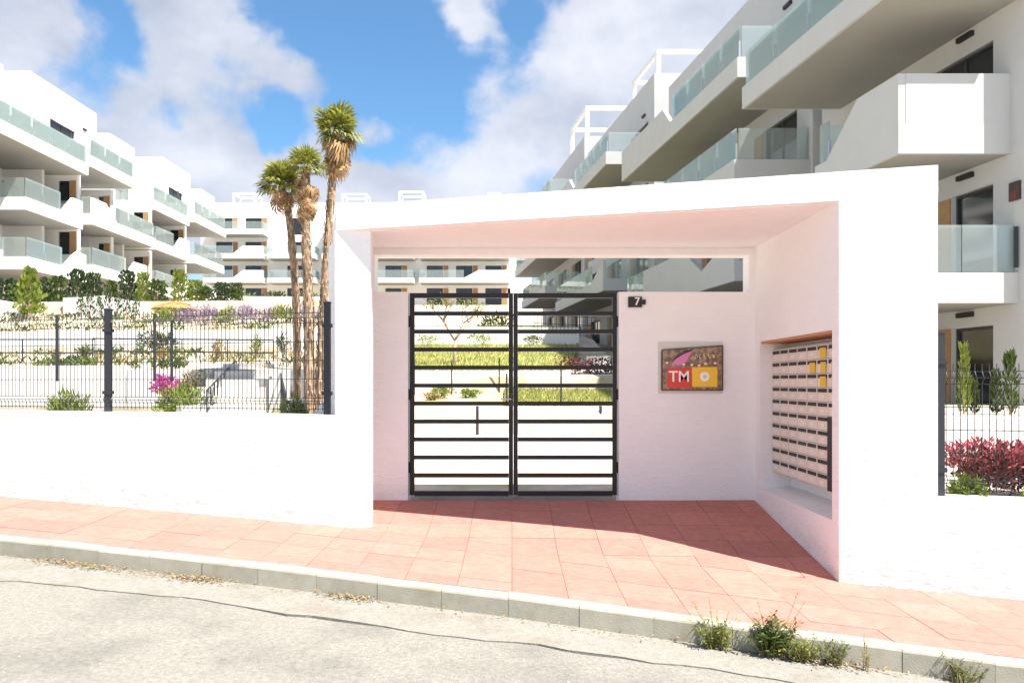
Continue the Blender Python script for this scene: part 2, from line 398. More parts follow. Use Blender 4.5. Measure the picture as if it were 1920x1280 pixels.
# ------------------------------------------------------------------ entrance portal
SOF, TOP = 2.75, 2.985
pt = thing('entrance_portal', 'white rendered entrance portal with flat slanted roof over the red tiled porch', 'portal', (.8, 7.4, 0))
P0x = -1.70; P1x = 3.34
MB().prism([(P0x, Yf(P0x)), (P1x, Yf(P1x)), (P1x, 8.40), (-2.02, 8.40)], SOF, TOP).build('roof_slab', 'stucco', pt)
MB().prism([(-1.60, Yf(-1.6)+.05), (2.42, Yf(2.42)+.05), (2.42, 8.10), (-1.60, 8.10)], SOF-.009, SOF-.001).build('ceiling_panel', 'stucco', pt)
MB().box(-1.712, -1.368, 7.222, 7.345, -.45, SOF).build('pillar', 'stucco', pt)
MB().prism([(-1.70, 7.347), (-1.56, 7.347), (-1.86, 8.138), (-2.0, 8.138)], -.4, SOF-.001).build('side_wall', 'stucco', pt)
bw = MB()
YB, YB2 = 8.14, 8.36; GL, GR, GT = -1.135, 1.165, 2.268
bw.box(-1.999, -1.50, YB, YB2, -.4, SOF-.002); bw.box(-1.50, GL, YB, YB2, -.4, GT); bw.box(GR, 2.586, YB, YB2, -.4, GT); bw.box(2.586, 2.645, YB, YB2, -.4, SOF-.002)
bw.box(-1.50, 2.586, YB, YB2, 2.672, SOF-.002)
bw.build('back_wall', 'stucco', pt)
pr = MB(); N0, N1, NZ0, NZ1 = 6.17, 7.965, .205, 1.715; XI, XO = 2.645, 3.338
pr.prism([(XI, Yf(XI)), (XO, Yf(XO)), (XO, N0), (XI, N0)], -.8, SOF)
pr.box(XI, XO, N0, N1, -.6, NZ0-.08); pr.box(XI, XO, N0, N1, NZ1, SOF); pr.box(2.98, XO, N0, N1, NZ0-.08, NZ1); pr.box(XI, XO, N1, 8.38, -.6, SOF)
pier = pr.build('pier', 'stucco', pt)
MB().prism([(XI, N0), (2.98, N0), (2.98, N1), (XI, N1)], NZ0-.08, lambda x, y: NZ0-.06+.12*(x-XI)).build('niche_sill', 'stucco', pt)
MB().box(XI+.012, 2.975, N0+.002, N1-.002, NZ1-.022, NZ1-.001).build('niche_top_strip', 'niche_top_strip', pt)  # thin orange-brown strip below the top of the niche

# mailboxes
mbk = thing('mailbox_bank', 'bank of small beige letterboxes with dark slots recessed in the porch side wall', 'letterboxes', (2.85, 7.1, .34))
XF = 2.775; CW = .2335; RH = .1275; MZ0 = .345
MB().box(XF+.012, 2.978, 6.325, 7.955, MZ0-.012, MZ0+10*RH+.012).build('case', 'mailbox_case', mbk)
door0 = slot0 = plate0 = None
o0 = Vector((XF, 7.955-CW, MZ0))
for c in range(7):
    for r in range(10):
        if c == 6 and r < 5: continue
        off = Vector((0, -c*CW, r*RH)) + Vector((R.uniform(-.0012, .0012), 0, 0))
        if door0 is None:
            door0 = MB().box(XF, XF+.011, o0.y+.005, o0.y+CW-.005, MZ0+.004, MZ0+RH-.004).build('mailbox_door', 'mailbox', mbk)
            slot0 = MB().box(XF-.006, XF-.001, o0.y+.022, o0.y+CW-.022, MZ0+RH-.044, MZ0+RH-.012).build('slot', 'black', door0)
            plate0 = MB().box(XF-.004, XF-.001, o0.y+.075, o0.y+CW-.075, MZ0+.030, MZ0+.062).build('name_plate', 'plate', door0)
        else:
            d = share(door0, 'mailbox_door', mbk, off); share(slot0, 'slot', d, (0, 0, 0)); share(plate0, 'name_plate', d, (0, 0, 0))
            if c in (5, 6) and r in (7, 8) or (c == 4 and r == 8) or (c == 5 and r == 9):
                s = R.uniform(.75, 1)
                MB().box(XF-.010, XF-.0065, o0.y+.03-c*CW, o0.y+.03-c*CW+.15*s, MZ0+r*RH+.006, MZ0+r*RH+.098).build('yellow_patch', 'patch_yellow', mbk)  # yellow rectangle in front of some of the upper doors
MB().box(XF-.012, XF+.0115, 7.955-7*CW, 7.955-6*CW-.008, MZ0-.01, MZ0+5*RH-.004).build('dark_panel', 'black', mbk)

# gate
gt_ = thing('entrance_gate', 'dark double leaf metal gate of horizontal bars in the white portal', 'gate', (0, 8.22, .03))
GY0, GY1 = 8.20, 8.25
def leaf(x0, x1):
    m = MB(); m.box(x0, x0+.048, GY0, GY1, .045, 2.262); m.box(x1-.048, x1, GY0, GY1, .045, 2.262)
    lf = m.build('gate_leaf', 'gate_paint', gt_); r0 = None
    for k in range(12):
        z = .062+k*(2.236-.062)/11; hh = .0235 if 0 < k < 11 else .028
        m = MB(); m.box(x0+.049, x1-.049, GY0+.004, GY1-.004, z-hh*.95, z+hh*.95); m.build('bar', 'gate_paint', lf)
    return lf
a = leaf(GL+.012, .012); b = leaf(.016, GR-.012)
for x0 in (GL+.012-.011, GR-.012):
    for z in (.35, 1.15, 1.95): MB().tube([(x0+.0055, GY0-.012, z-.06), (x0+.0055, GY0-.012, z+.06)], .0105, 10).build('hinge', 'gate_paint', gt_)
MB().box(-.030, .006, GY0-.022, GY0-.001, 1.0, 1.17).build('lock_case', 'anthracite', a)
MB().tube([(-.012, GY0-.02, 1.1), (-.012, GY0-.06, 1.1), (-.12, GY0-.06, 1.1)], .009, 8).build('handle', 'steel', a)
MB().box(-.05, -.016, GY0-.03, GY0-.001, 2.262, 2.31).build('closer', 'gate_paint', a)

# signs
def text(txt, size, loc, m, parent, name, depth=.003):
    cu = bpy.data.curves.new('t', 'FONT'); cu.body = txt; cu.size = size; cu.extrude = depth/2; cu.align_x = 'CENTER'; cu.align_y = 'CENTER'; cu.offset = size*.012
    to = bpy.data.objects.new('t', cu); C.objects.link(to); bpy.context.view_layer.update()
    me = bpy.data.meshes.new_from_object(to.evaluated_get(bpy.context.evaluated_depsgraph_get())); bpy.data.objects.remove(to)
    for v in me.vertices: v.co = Vector((v.co.x+loc[0], -v.co.z+loc[1], v.co.y+loc[2]))-ORG[parent]
    me.name = name; me.materials.clear(); me.materials.append(MATS[m]); o = bpy.data.objects.new(name, me); C.objects.link(o); o.parent = parent; ORG[o] = ORG[parent]; return o
def wz(py): return EYE+(717-py)*8.14/1400
def wx(px): return (px-960)*8.14/1400
sg = thing('advert_sign', 'framed brown advert sign with red TM square and yellow square on porch wall', 'sign', (wx(1296), 8.14, wz(730)))
MB().box(wx(1234), wx(1354), 8.122, 8.139, wz(737), wz(641)).build('backing', 'acrylic', sg)
x0, x1, z0, z1 = wx(1241), wx(1352), wz(730), wz(649)
MB().prism([(x0, 8.105), (x1, 8.105), (x1, 8.1215), (x0, 8.1215)], z0, lambda x, y: z1-.045*(x1-x)/(x1-x0)).build('photo_board', 'sign_photo', sg)
fm = MB()
fm.box(x0-.012, x0, 8.098, 8.121, z0-.012, z1-.045); fm.box(x1, x1+.012, 8.098, 8.121, z0-.012, z1+.01); fm.box(x0, x1, 8.098, 8.121, z0-.012, z0)
fm.prism([(x0, 8.098), (x1, 8.098), (x1, 8.121), (x0, 8.121)], lambda x, y: z1-.045*(x1-x)/(x1-x0), lambda x, y: z1+.01-.045*(x1-x)/(x1-x0))
fm.build('frame', 'sign_frame', sg)
rd = MB().box(wx(1250), wx(1294), 8.100, 8.1045, wz(727), wz(689)).build('red_square', 'sign_red', sg)
text('TM', .165, (wx(1272), 8.0985, wz(706.5)), 'sign_white', rd, 'lettering')
ye = MB().box(wx(1296), wx(1343), 8.100, 8.1045, wz(725), wz(688)).build('yellow_square', 'sign_yellow', sg)
m = MB(); ci = [(wx(1319.5)+.052*math.cos(a), wz(706)+.052*math.sin(a)) for a in [k*math.pi/12 for k in range(24)]]
m.profile(ci, 8.0965, 8.0995); ds = m.build('white_disc', 'sign_white', ye)
m = MB(); ci = [(wx(1319.5)+.022*math.cos(a), wz(706)+.022*math.sin(a)) for a in [k*math.pi/8 for k in range(16)]]
m.profile(ci, 8.0945, 8.0963); m.build('disc_centre', 'acrylic', ye)
m = MB(); m.profile([(wx(1258), wz(683)), (wx(1264), wz(673)), (wx(1280), wz(663)), (wx(1297), wz(657)), (wx(1291), wz(668)), (wx(1283), wz(680)), (wx(1272), wz(685))], 8.101, 8.1045)
m.build('pink_petal', 'sign_pink', sg)
m = MB(); m.profile([(wx(1257), wz(681)), (wx(1266), wz(667)), (wx(1282), wz(658)), (wx(1300), wz(653.5)), (wx(1295), wz(658.5)), (wx(1280), wz(664)), (wx(1265), wz(673.5))], 8.1008, 8.1046)
m.build('petal_edge', 'sign_frame', sg)
for k in range(5):                                    # illegible script across the top of the sign
    cx, cz = wx(1304+k*8), wz(669-k*.6); m = MB()
    pts = [(cx+.012*math.cos(a+k), 8.1025, cz+.028*math.sin(a*1.0+k*.7)) for a in [j*.75 for j in range(6)]]
    m.tube(pts, .0042, 5); m.build('script_mark', 'sign_cream', sg)
for k in range(7):
    cx, cz = wx(1252+k*14+R.uniform(-3, 3)), wz(684+R.uniform(-4, 2)); m = MB()
    m.profile([(cx+.017*math.cos(a), cz+.013*math.sin(a)) for a in [j*math.pi/4 for j in range(8)]], 8.1015, 8.1044); m.build('pale_dot', 'sign_cream', sg)
hn = thing('house_number', 'small black house number plaque with white 7 beside the gate top', 'sign', (wx(1193), 8.13, wz(576)))
MB().box(wx(1177.5), wx(1203), 8.115, 8.139, wz(576), wz(556.5)).build('plate', 'black', hn)
text('7', .12, (wx(1194), 8.1125, wz(566)), 'sign_white', hn, 'numeral')
MB().box(wx(1204), wx(1210), 8.112, 8.139, wz(571), wz(562)).build('sensor', 'black', hn)

# ------------------------------------------------------------------ street walls and mesh fences
LT = .966; RT = .378
m = MB(); xl = [-30, -20, -14, -10, -7, -5, -3, -1.713]
for a, b in zip(xl, xl[1:]):
    da, db = Yf(a), Yf(b)
    ta, tb = LT+max(0, g(a)-.1)*.9, LT+max(0, g(b)-.1)*.9
    m.prism([(a, da), (b, db), (b, db+.24), (a, da+.24)], lambda x, y: g(x)-.4, lambda x, y, a=a, b=b, ta=ta, tb=tb: ta+(tb-ta)*(x-a)/(b-a))
tag(m.build('street_wall', 'stucco_rough', org=(-8, Yf(-8), 0)), 'long low white rendered wall under the mesh fence left of the portal', 'wall')
m = MB(); xr = [3.341, 6, 9, 13]
for a, b in zip(xr, xr[1:]):
    m.prism([(a, Yf(a)+.012), (b, Yf(b)+.012), (b, Yf(b)+.25), (a, Yf(a)+.25)], lambda x, y: g(x)-.5, RT)
tag(m.build('street_wall', 'stucco_rough', org=(6, Yf(6), -.5)), 'low white rendered wall right of the portal below the red shrubs', 'wall')

def fence(label, org, xs, zb, hpost, hpanel, dy):
    f = thing('mesh_fence', label, 'fence', org)
    for x in xs:
        y = Yf(x)+dy
        p = MB().box(x-.03, x+.03, y-.03, y+.03, zb(x)-.01, zb(x)+hpost).build('post', 'anthracite', f)
        MB().box(x-.034, x+.034, y-.034, y+.034, zb(x)+hpost, zb(x)+hpost+.012).build('cap', 'anthracite', p)
        for cz in (.19, hpost-.24):
            MB().box(x-.045, x+.045, y-.042, y+.036, zb(x)+cz, zb(x)+cz+.035).build('clamp', 'anthracite', p)
    for a, b in zip(xs, xs[1:]):
        m = MB(); n = max(2, int((b-a)*1.036/.05)); r = .0038
        folds = [(.10, .16), (hpanel-.16, hpanel-.06), (hpanel*.5-.03, hpanel*.5+.03)]
        def bend(z):
            for lo, hi in folds[:2]:
                if lo < z < hi: return -.03
            return 0
        zsv = sorted({.03, .10, .13, .16, hpanel*.5, hpanel-.16, hpanel-.11, hpanel-.06, hpanel})
        off = {.13: -.028, hpanel-.11: -.028}
        for k in range(1, n):
            x = a+(b-a)*k/n; y = Yf(x)+dy; z = zb(x)
            m.tube([(x, y+off.get(q, 0), z+q) for q in zsv], r, 4, False)
        for q in (.05, .10, .13, .16, .16+(hpanel-.32)*.25, .16+(hpanel-.32)*.5, .16+(hpanel-.32)*.75, hpanel-.16, hpanel-.11, hpanel-.06):
            o = off.get(q, 0)+.006
            m.tube([(a, Yf(a)+dy+o, zb(a)+q), (b, Yf(b)+dy+o, zb(b)+q)], r*1.15, 4, False)
        stuff(m.build('wire_mesh', 'anthracite', f))
    return f
px2x = lambda px: (lambda D: (px-960)/1400*D)(34869/(px+4200))
xa, xb = px2x(190), px2x(607); stp = xb-xa
lz = lambda x: LT+max(0, g(x)-.1)*.9
fence('dark welded mesh fence on the white wall left of the portal', (-6, Yf(-6)+.14, LT), [xa-3*stp, xa-2*stp, xa-stp, xa, xb], lz, 1.10, 1.07, .14)
x0r = 3.41
fence('dark welded mesh fence on the low wall right of the portal', (5, Yf(5)+.14, RT), [x0r, x0r+2.5, x0r+5.0], lambda x: RT, 1.29, 1.05, .13)

# ------------------------------------------------------------------ apartment buildings
def frame_fn(O, U, V):
    def f(u, v, z): return Vector((O[0]+U[0]*u+V[0]*v, O[1]+U[1]*u+V[1]*v, z))
    return f
def wall_cells(m, u0, u1, z0, z1, ops, v0, v1):
    us = sorted({u0, u1, *[o[0] for o in ops], *[o[1] for o in ops]}); zs = sorted({z0, z1, *[o[2] for o in ops], *[o[3] for o in ops]})
    us = [u for u in us if u0 <= u <= u1]; zs = [z for z in zs if z0 <= z <= z1]
    for a, b in zip(us, us[1:]):
        run = None
        for c, d in zip(zs, zs[1:]):
            hole = any(o[0] <= a+1e-6 and o[1] >= b-1e-6 and o[2] <= c+1e-6 and o[3] >= d-1e-6 for o in ops)
            if hole:
                if run: m.box(a, b, v0, v1, *run); run = None
            else: run = (run[0], d) if run else (c, d)
        if run: m.box(a, b, v0, v1, *run)
def window(t, f, o, wood=None, fine=True):
    u0, u1, z0, z1 = o[:4]; m = MB(f); b = .06
    m.box(u0+.003, u0+b, -.17, -.10, z0+.003, z1-.003); m.box(u1-b, u1-.003, -.17, -.10, z0+.003, z1-.003)
    m.box(u0+b, u1-b, -.17, -.10, z1-b, z1-.003); m.box(u0+b, u1-b, -.17, -.10, z0+.003, z0+b)
    um = (u0+u1)/2
    if u1-u0 > 1.3: m.box(um-.035, um+.035, -.165, -.105, z0+b, z1-b)
    wd = m.build('window', 'window_frame', t)
    MB(f).box(u0+.05, u1-.05, -.15, -.135, z0+.05, z1-.05).build('pane', 'dark_glass', wd)
    return wd
def tray(t, f, u0, u1, d, z0, solid=(), near='glass', far='glass', pw=1.55, wm='render_wall'):
    """balcony: slab with white upstand, glass railing, and solid parapet runs given as (u,height) profiles"""
    m = MB(f); m.box(u0, u1, .002, d, z0, z0+.28); m.box(u0, u1, d-.16, d, z0+.28, z0+.62)
    m.box(u0, u0+.16, .002, d-.16, z0+.28, z0+.62); m.box(u1-.16, u1, .002, d-.16, z0+.28, z0+.62)
    s = m.build('balcony', wm, t)
    MB(f).box(u0+.08, u1-.08, .01, d-.08, z0-.006, z0-.001).build('shaded_underside', 'soffit', s)  # thin dark sheet below the slab, shade painted in by its colour
    zt = z0+.62; spans = []
    for prof in solid:
        pts = [(prof[0][0], zt)]+[(u, zt+h) for u, h in prof]+[(prof[-1][0], zt)]
        pts = [p for k, p in enumerate(pts) if k == 0 or (abs(p[0]-pts[k-1][0])+abs(p[1]-pts[k-1][1])) > 1e-4]
        MB(f).profile(pts, d-.155, d-.004).build('parapet', wm, t); spans.append((prof[0][0], prof[-1][0]))
    if near == 'solid': MB(f).box(u0+.003, u0+.15, .003, d-.157, zt+.0, zt+1.03).build('parapet', wm, t)
    if far == 'solid': MB(f).box(u1-.15, u1-.003, .003, d-.157, zt+.0, zt+1.03).build('parapet', wm, t)
    spans.sort(); free = []; c = u0+.05
    for a, b in spans:
        if a-c > .3: free.append((c, a-.02))
        c = max(c, b+.02)
    if u1-.05-c > .3: free.append((c, u1-.05))
    for a, b in free:
        n = max(1, round((b-a)/pw)); wq = (b-a)/n
        for k in range(n):
            g_ = MB(f).box(a+k*wq+.012, a+(k+1)*wq-.012, d-.10, d-.082, zt+.02, zt+.98).build('glass_panel', 'railing_glass', t)
            MB(f).box(a+k*wq-.011, a+k*wq+.011, d-.115, d-.067, zt-.05, zt+.5).build('bracket', 'steel', g_)
    for side, uu in ((near, u0+.07), (far, u1-.09)):
        if side == 'glass':
            for k in range(2):
                a, b = .05+k*(d-.2)/2, .05+(k+1)*(d-.2)/2-.02
                MB(f).box(uu, uu+.018, a, b, zt+.02, zt+.98).build('glass_panel', 'railing_glass', t)
    return s
def block(label, O, U, V, L, base, floors, top, trays, ops, woods=(), lamps=(), depth=9.0, group=None, wm='render_wall', parts=()):
    f = frame_fn(O, U, V); t = thing('apartment_building', label, 'building', (O[0], O[1], base), group)
    for k, (u0, u1, z0, z1) in enumerate([(0, L, base-1.5, top)]):
        m = MB(f); wall_cells(m, u0, u1, z0, z1, ops, -.30, 0); m.build('front_wall', wm, t)
    m = MB(f); m.box(0, .3, -depth, -.30, base-1.5, top); m.build('end_wall', wm, t)
    m = MB(f); m.box(L-.3, L, -depth, -.30, base-1.5, top); m.build('end_wall', wm, t)
    m = MB(f); m.box(.3, L-.3, -depth, -depth+.3, base-1.5, top); m.build('rear_wall', wm, t)
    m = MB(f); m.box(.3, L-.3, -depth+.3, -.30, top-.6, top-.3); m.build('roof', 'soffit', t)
    for o in ops: window(t, f, o)
    for (u0, u1, z0, z1) in woods: MB(f).box(u0, u1, .002, .03, z0, z1).build('wood_panel', 'wood', t)
    for (u, z) in lamps: MB(f).box(u-.22, u+.22, .002, .09, z-.055, z+.055).build('wall_lamp', 'black', t)
    for tr_ in trays: tray(t, f, wm=wm, **tr_)
    for (u, d_, z0, z1) in parts: MB(f).box(u, u+.2, .002, d_, z0, z1).build('partition', wm, t)
    return t, f
# --- right hand row, receding; u runs along the row, v towards the garden
RU = Vector((-.1483, .9889)); RV = (-1.0, 0.0)
def RX(y): return 12.6-.15*y
def ru(y, y0): return (y-y0)/.9889
def rblock(y0, y1, base, floors, top, trays, label, opsY, woodsY=(), lampsY=()):
    O = (RX(y0), y0)
    tl = []
    for d in trays:
        d = dict(d); d['u0'] = ru(d.pop('y0'), y0); d['u1'] = ru(d.pop('y1'), y0)
        d['solid'] = [[(ru(a, y0), h) for a, h in s] for s in d.get('solid', ())]; tl.append(d)
    ops = [(ru(a, y0), ru(b, y0), c, e) for a, b, c, e in opsY]
    wd = [(ru(a, y0), ru(b, y0), c, e) for a, b, c, e in woodsY]
    lm = [(ru(a, y0), z) for a, z in lampsY]
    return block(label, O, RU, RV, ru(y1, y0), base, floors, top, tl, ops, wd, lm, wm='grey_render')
t, f = rblock(14.95, 22.3, -.2, None, 13.2, [
    dict(y0=15.2, y1=21.3, d=2.35, z0=2.9),
    dict(y0=15.4, y1=18.5, d=2.32, z0=6.0, near='solid', solid=[[(15.41, 1.03), (16.8, 1.03), (18.0, .02)]]),
    dict(y0=14.8, y1=21.4, d=2.8, z0=9.1)],
    'nearest white apartment block at top right with grey sloping balcony parapets',
    [(15.86, 17.05, .35, 2.5), (18.8, 20.6, .35, 2.45), (15.86, 17.05, 3.2, 5.5), (18.9, 20.8, 3.2, 5.42), (15.86, 17.7, 6.3, 8.55), (18.9, 20.9, 6.3, 8.48),
     (15.86, 17.6, 9.4, 11.6), (18.8, 20.8, 9.4, 11.6)],
    [(17.07, 17.75, 3.2, 5.48), (17.72, 18.2, 6.3, 8.4), (17.07, 17.7, .35, 2.5)], [(16.6, 2.78), (16.6, 5.85), (16.6, 8.95), (19.8, 11.9)])
fr1 = f; u_ = ru(15.27, 14.95)
al = MB(f).box(u_-.13, u_+.13, .002, .05, 5.0, 5.38).build('alarm_box', 'sign_frame', t)
MB(f).box(u_-.08, u_+.08, .051, .058, 5.0, 5.2).build('alarm_mark', 'leaf_maroon', al)
MB(f).tube([(ru(15.2, 14.95), .06, 3.62), (ru(15.2, 14.95), .06, 4.45)], .035, 8).build('downpipe', 'anthracite', t)
def gen_ops(y0, y1, zs, step=4.6, w=2.2):
    o, wd = [], []
    y = y0+.9
    while y+w < y1-.3:
        for z in zs: o.append((y, y+w, z+.3, z+2.45)); wd.append((y+w+.02, y+w+.6, z+.3, z+2.4))
        y += step
    return o, wd
o2, w2 = gen_ops(22.8, 35, [1.3, 4.4, 7.5, 10.6])
t, f = rblock(22.8, 35, 1.2, None, 15.1, [
    dict(y0=22.8, y1=34.7, d=2.3, z0=10.6, solid=[[(28.5, .0), (29.3, .75), (34.69, .75)]]),
    dict(y0=22.9, y1=30.5, d=2.35, z0=7.5),
    dict(y0=22.9, y1=34, d=2.35, z0=4.4, near='glass', solid=[[(22.91, .9), (25.4, .04), (27.0, .95), (31.5, .95)]])],
    'second white apartment block along the right row with long glass balcony', o2, w2, [(24.2, 13.5), (29, 13.5), (24.2, 7.2)])
o3, w3 = gen_ops(37, 50, [2.8, 5.9, 9.0, 12.1])
t, f = rblock(37, 50, 2.6, None, 16.6, [
    dict(y0=37, y1=48, d=2.4, z0=12.1, solid=[[(44, .0), (45, .75), (47.9, .75)]]), dict(y0=37.2, y1=44, d=2.4, z0=9.0), dict(y0=37.5, y1=49, d=2.4, z0=5.9, solid=[[(37.51, .9), (40, .0)]])],
    'third white apartment block along the right row with a roof pergola', o3, w3, [(38.5, 15)])
def pergola(t, f, u0, u1, v0, v1, z0, z1, r=.1):
    m = MB(f)
    for u in (u0, u1):
        for v in (v0, v1): m.box(u-r, u+r, v-r, v+r, z0, z1)
        m.box(u-r, u+r, v0+r, v1-r, z1-2*r, z1)
    for v in (v0, v1): m.box(u0+r, u1-r, v-r, v+r, z1-2*r, z1)
    return m.build('pergola', 'white_metal', t)
pergola(t, f, .6, 4.5, -3.2, -.4, 16.3, 18.0)
o4, w4 = gen_ops(51, 66, [4.3, 7.4, 10.5, 13.6])
t, f = rblock(51, 66, 4.0, None, 18.1, [
    dict(y0=51, y1=60, d=2.5, z0=13.6, solid=[[(56, 0), (57, .75), (59.9, .75)]]), dict(y0=51.3, y1=65.6, d=2.5, z0=10.5), dict(y0=52, y1=62, d=2.5, z0=7.4)],
    'farthest white apartment block of the right row with tall white roof frame', o4, w4)
pergola(t, f, .5, 5, -3.0, -.3, 17.8, 20.3, .13)
# --- left hand row
LU, LV = (0, 1), (1, 0)
def penthouse(t, x, y0, y1, z0, z1, ops=(), lamps=()):
    f = frame_fn((x, y0), (0, 1), (1, 0)); L = y1-y0; ops = [(a-y0, b-y0, c, d) for a, b, c, d in ops]
    m = MB(f); wall_cells(m, 0, L, z0, z1, ops, -.3, 0); m.box(0, L, -9, -.301, z0, z1-.3); m.box(0, .3, -9, -.301, z1-.3, z1); m.box(L-.3, L, -9, -.301, z1-.3, z1)
    m.build('penthouse', 'render_wall', t)
    for o in ops: window(t, f, o)
    for y, z in lamps: MB(f).box(y-y0-.2, y-y0+.2, .002, .09, z-.06, z+.06).build('wall_lamp', 'black', t)
def crosswall(t, y, v0, v1, zs):
    # wall between two flats, facing down the row, with a window and a timber panel
    f = frame_fn((-28.0, y), (1, 0), (0, -1))
    for z in zs:
        o = (v0+.3, v1-.45, z+1.15, z+2.45); m = MB(f); wall_cells(m, .003, v1, z+.285, z+2.86, [o], -.3, 0); m.build('cross_wall', 'render_wall', t); window(t, f, o)
        MB(f).box(v1-.42, v1-.08, .002, .03, z+1.15, z+2.45).build('wood_panel', 'wood', t)
def lblock(y0, y1, base, zs, top, trays, label, ops, woods=(), lamps=(), parts=()):
    O = (-28.0, y0); tl = []
    for d in trays:
        d = dict(d); d['u0'] = d.pop('y0')-y0; d['u1'] = d.pop('y1')-y0; d['solid'] = [[(a-y0, h) for a, h in s] for s in d.get('solid', ())]; tl.append(d)
    return block(label, O, LU, LV, y1-y0, base, None, top, tl, [(a-y0, b-y0, c, e) for a, b, c, e in ops], [(a-y0, b-y0, c, e) for a, b, c, e in woods], [(a-y0, z) for a, z in lamps], depth=11, parts=[(a-y0, d_, z0, z1) for a, d_, z0, z1 in parts])
t, f = lblock(27, 42.4, 4.2, None, 14.0, [
    dict(y0=28, y1=42.3, d=4.0, z0=13.0), dict(y0=37.2, y1=42.1, d=3.8, z0=9.9, solid=[[(40.2, .0), (41.2, .95), (42.09, .95)]]), dict(y0=37.0, y1=42.1, d=4.0, z0=6.9, solid=[[(40.0, .0), (41.2, .95), (42.09, .95)]]),
    dict(y0=29, y1=35.2, d=3.8, z0=9.9), dict(y0=29, y1=35.2, d=4.0, z0=6.9)],
    'nearest white apartment block of the left row at the picture edge', [(37.8, 39.8, 10.2, 12.4), (37.8, 39.8, 7.2, 9.4), (32, 34, 10.2, 12.4), (32, 34, 7.2, 9.4), (38, 40.2, 4.4, 6.5)],
    [(39.85, 40.5, 10.2, 12.4), (39.85, 40.5, 7.2, 9.4)], [(41.2, 12.3), (41.2, 9.2)], [(41.0, 2.2, 7.2, 9.88), (41.0, 2.2, 10.2, 12.98), (36.2, 2.2, 7.2, 9.88), (36.2, 2.2, 10.2, 12.98)])
penthouse(t, -30.2, 28, 44.3, 13.7, 20.1)
t, f = lblock(42.4, 50.2, 4.3, None, 14.3, [
    dict(y0=42.6, y1=47.6, d=4.0, z0=13.6), dict(y0=42.6, y1=50, d=4.1, z0=10.3, solid=[[(42.61, .9), (44, .9), (45.2, .0)]]), dict(y0=42.6, y1=49, d=4.1, z0=7.4, solid=[[(46.4, .0), (47.4, .9), (48.9, .9)]])],
    'second white apartment block of the left row with stacked balconies', [(43.0, 45.2, 10.6, 12.8), (46.6, 48.6, 10.6, 12.8), (43.0, 45.2, 7.7, 9.9), (46.4, 48.2, 7.7, 9.9), (44, 46.5, 4.5, 6.7)],
    [(45.24, 45.9, 10.6, 12.8), (45.24, 45.9, 7.7, 9.9)], (), [(45.95, 2.0, 7.7, 10.28), (48.7, 2.6, 7.7, 10.28), (48.9, 2.4, 10.6, 12.6)])
penthouse(t, -28.65, 44.4, 51.5, 13.8, 19.8, [(46.3, 49.0, 15.2, 17.7)], [(50.0, 18.2)])
crosswall(t, 42.45, 1.9, 3.3, (7.4, 10.3)); crosswall(t, 46.0, 2.2, 3.3, (7.4, 10.3))
t, f = lblock(50.2, 62.6, 4.6, None, 14.1, [
    dict(y0=50.6, y1=56, d=3.8, z0=13.0), dict(y0=56.4, y1=62.4, d=4.1, z0=13.4), dict(y0=50.6, y1=55.9, d=3.9, z0=10.3, solid=[[(53.4, 0), (54.4, .9), (55.8, .9)]]), dict(y0=56.4, y1=62, d=4.1, z0=10.3),
    dict(y0=50.6, y1=55.9, d=3.9, z0=7.3, solid=[[(53.4, 0), (54.4, .9), (55.8, .9)]]), dict(y0=56.4, y1=62, d=4.1, z0=7.3, solid=[[(59.5, 0), (60.4, .9), (61.9, .9)]])],
    'farthest white apartment block of the left row behind the palms', [(51.5, 53.5, z, z+2.2) for z in (7.6, 10.6)]+[(57.3, 59.5, z, z+2.2) for z in (7.6, 10.6)],
    [(53.55, 54.1, z, z+2.2) for z in (7.6, 10.6)]+[(59.55, 60.1, z, z+2.2) for z in (7.6, 10.6)])
penthouse(t, -27.8, 51.6, 55, 13.7, 18.5, [(52.3, 54.3, 14.0, 16.2)]); penthouse(t, -25.75, 55.02, 59.8, 13.7, 17.9, [(56, 58.4, 14.0, 16.0)]); penthouse(t, -24.95, 59.82, 62.6, 13.7, 16.8)
crosswall(t, 50.3, 2.2, 3.6, (7.3, 10.3)); crosswall(t, 56.1, 2.0, 3.4, (7.3, 10.3))
# --- building across the top of the garden
FY = 96.0
def fx(px): return (px-960)/1400*FY
fops, fw = [], []
cxs = [(395, 505), (512, 600), (612, 690), (700, 780), (790, 955)]
ft = []
for k, (a, b) in enumerate(cxs):
    xa_, xb_ = fx(a), fx(b)
    for z in (13.8, 16.85, 19.9):
        if k in (1,) and z > 18: continue
        sol = [[(xa_+(xb_-xa_)*.5, 0), (xa_+(xb_-xa_)*.66, .95), (xb_-.02, .95)]] if k in (0, 4) and z < 19 else []
        ft.append(dict(u0=xa_+40, u1=xb_+40, d=2.4, z0=z, solid=[[(u+40, h) for u, h in s] for s in sol], pw=2.4))
    for z in (10.9, 13.8, 16.85, 19.9):
        n = max(1, int((xb_-xa_)/3.1))
        for j in range(n):
            c = xa_+(xb_-xa_)*(j+.5)/n+40
            fops.append((c-1.2, c+.9, z+.35, z+2.5)); fw.append((c+.95, c+1.6, z+.35, z+2.5))
fops = [o for o in fops if o[0] > .4]
t, f = block('long white apartment block closing the top of the garden with stacked balconies', (-40, FY), (1, 0), (0, -1), 42.5, 10.6, None, 24.4, ft, fops, fw, depth=10)
pergola(t, f, fx(435)+40, fx(475)+40, -3, -.6, 24.1, 25.8, .12); pergola(t, f, fx(748)+40, fx(792)+40, -3, -.6, 24.1, 26.0, .12); pergola(t, f, fx(640)+40, fx(685)+40, -3, -.6, 24.1, 25.7, .1)
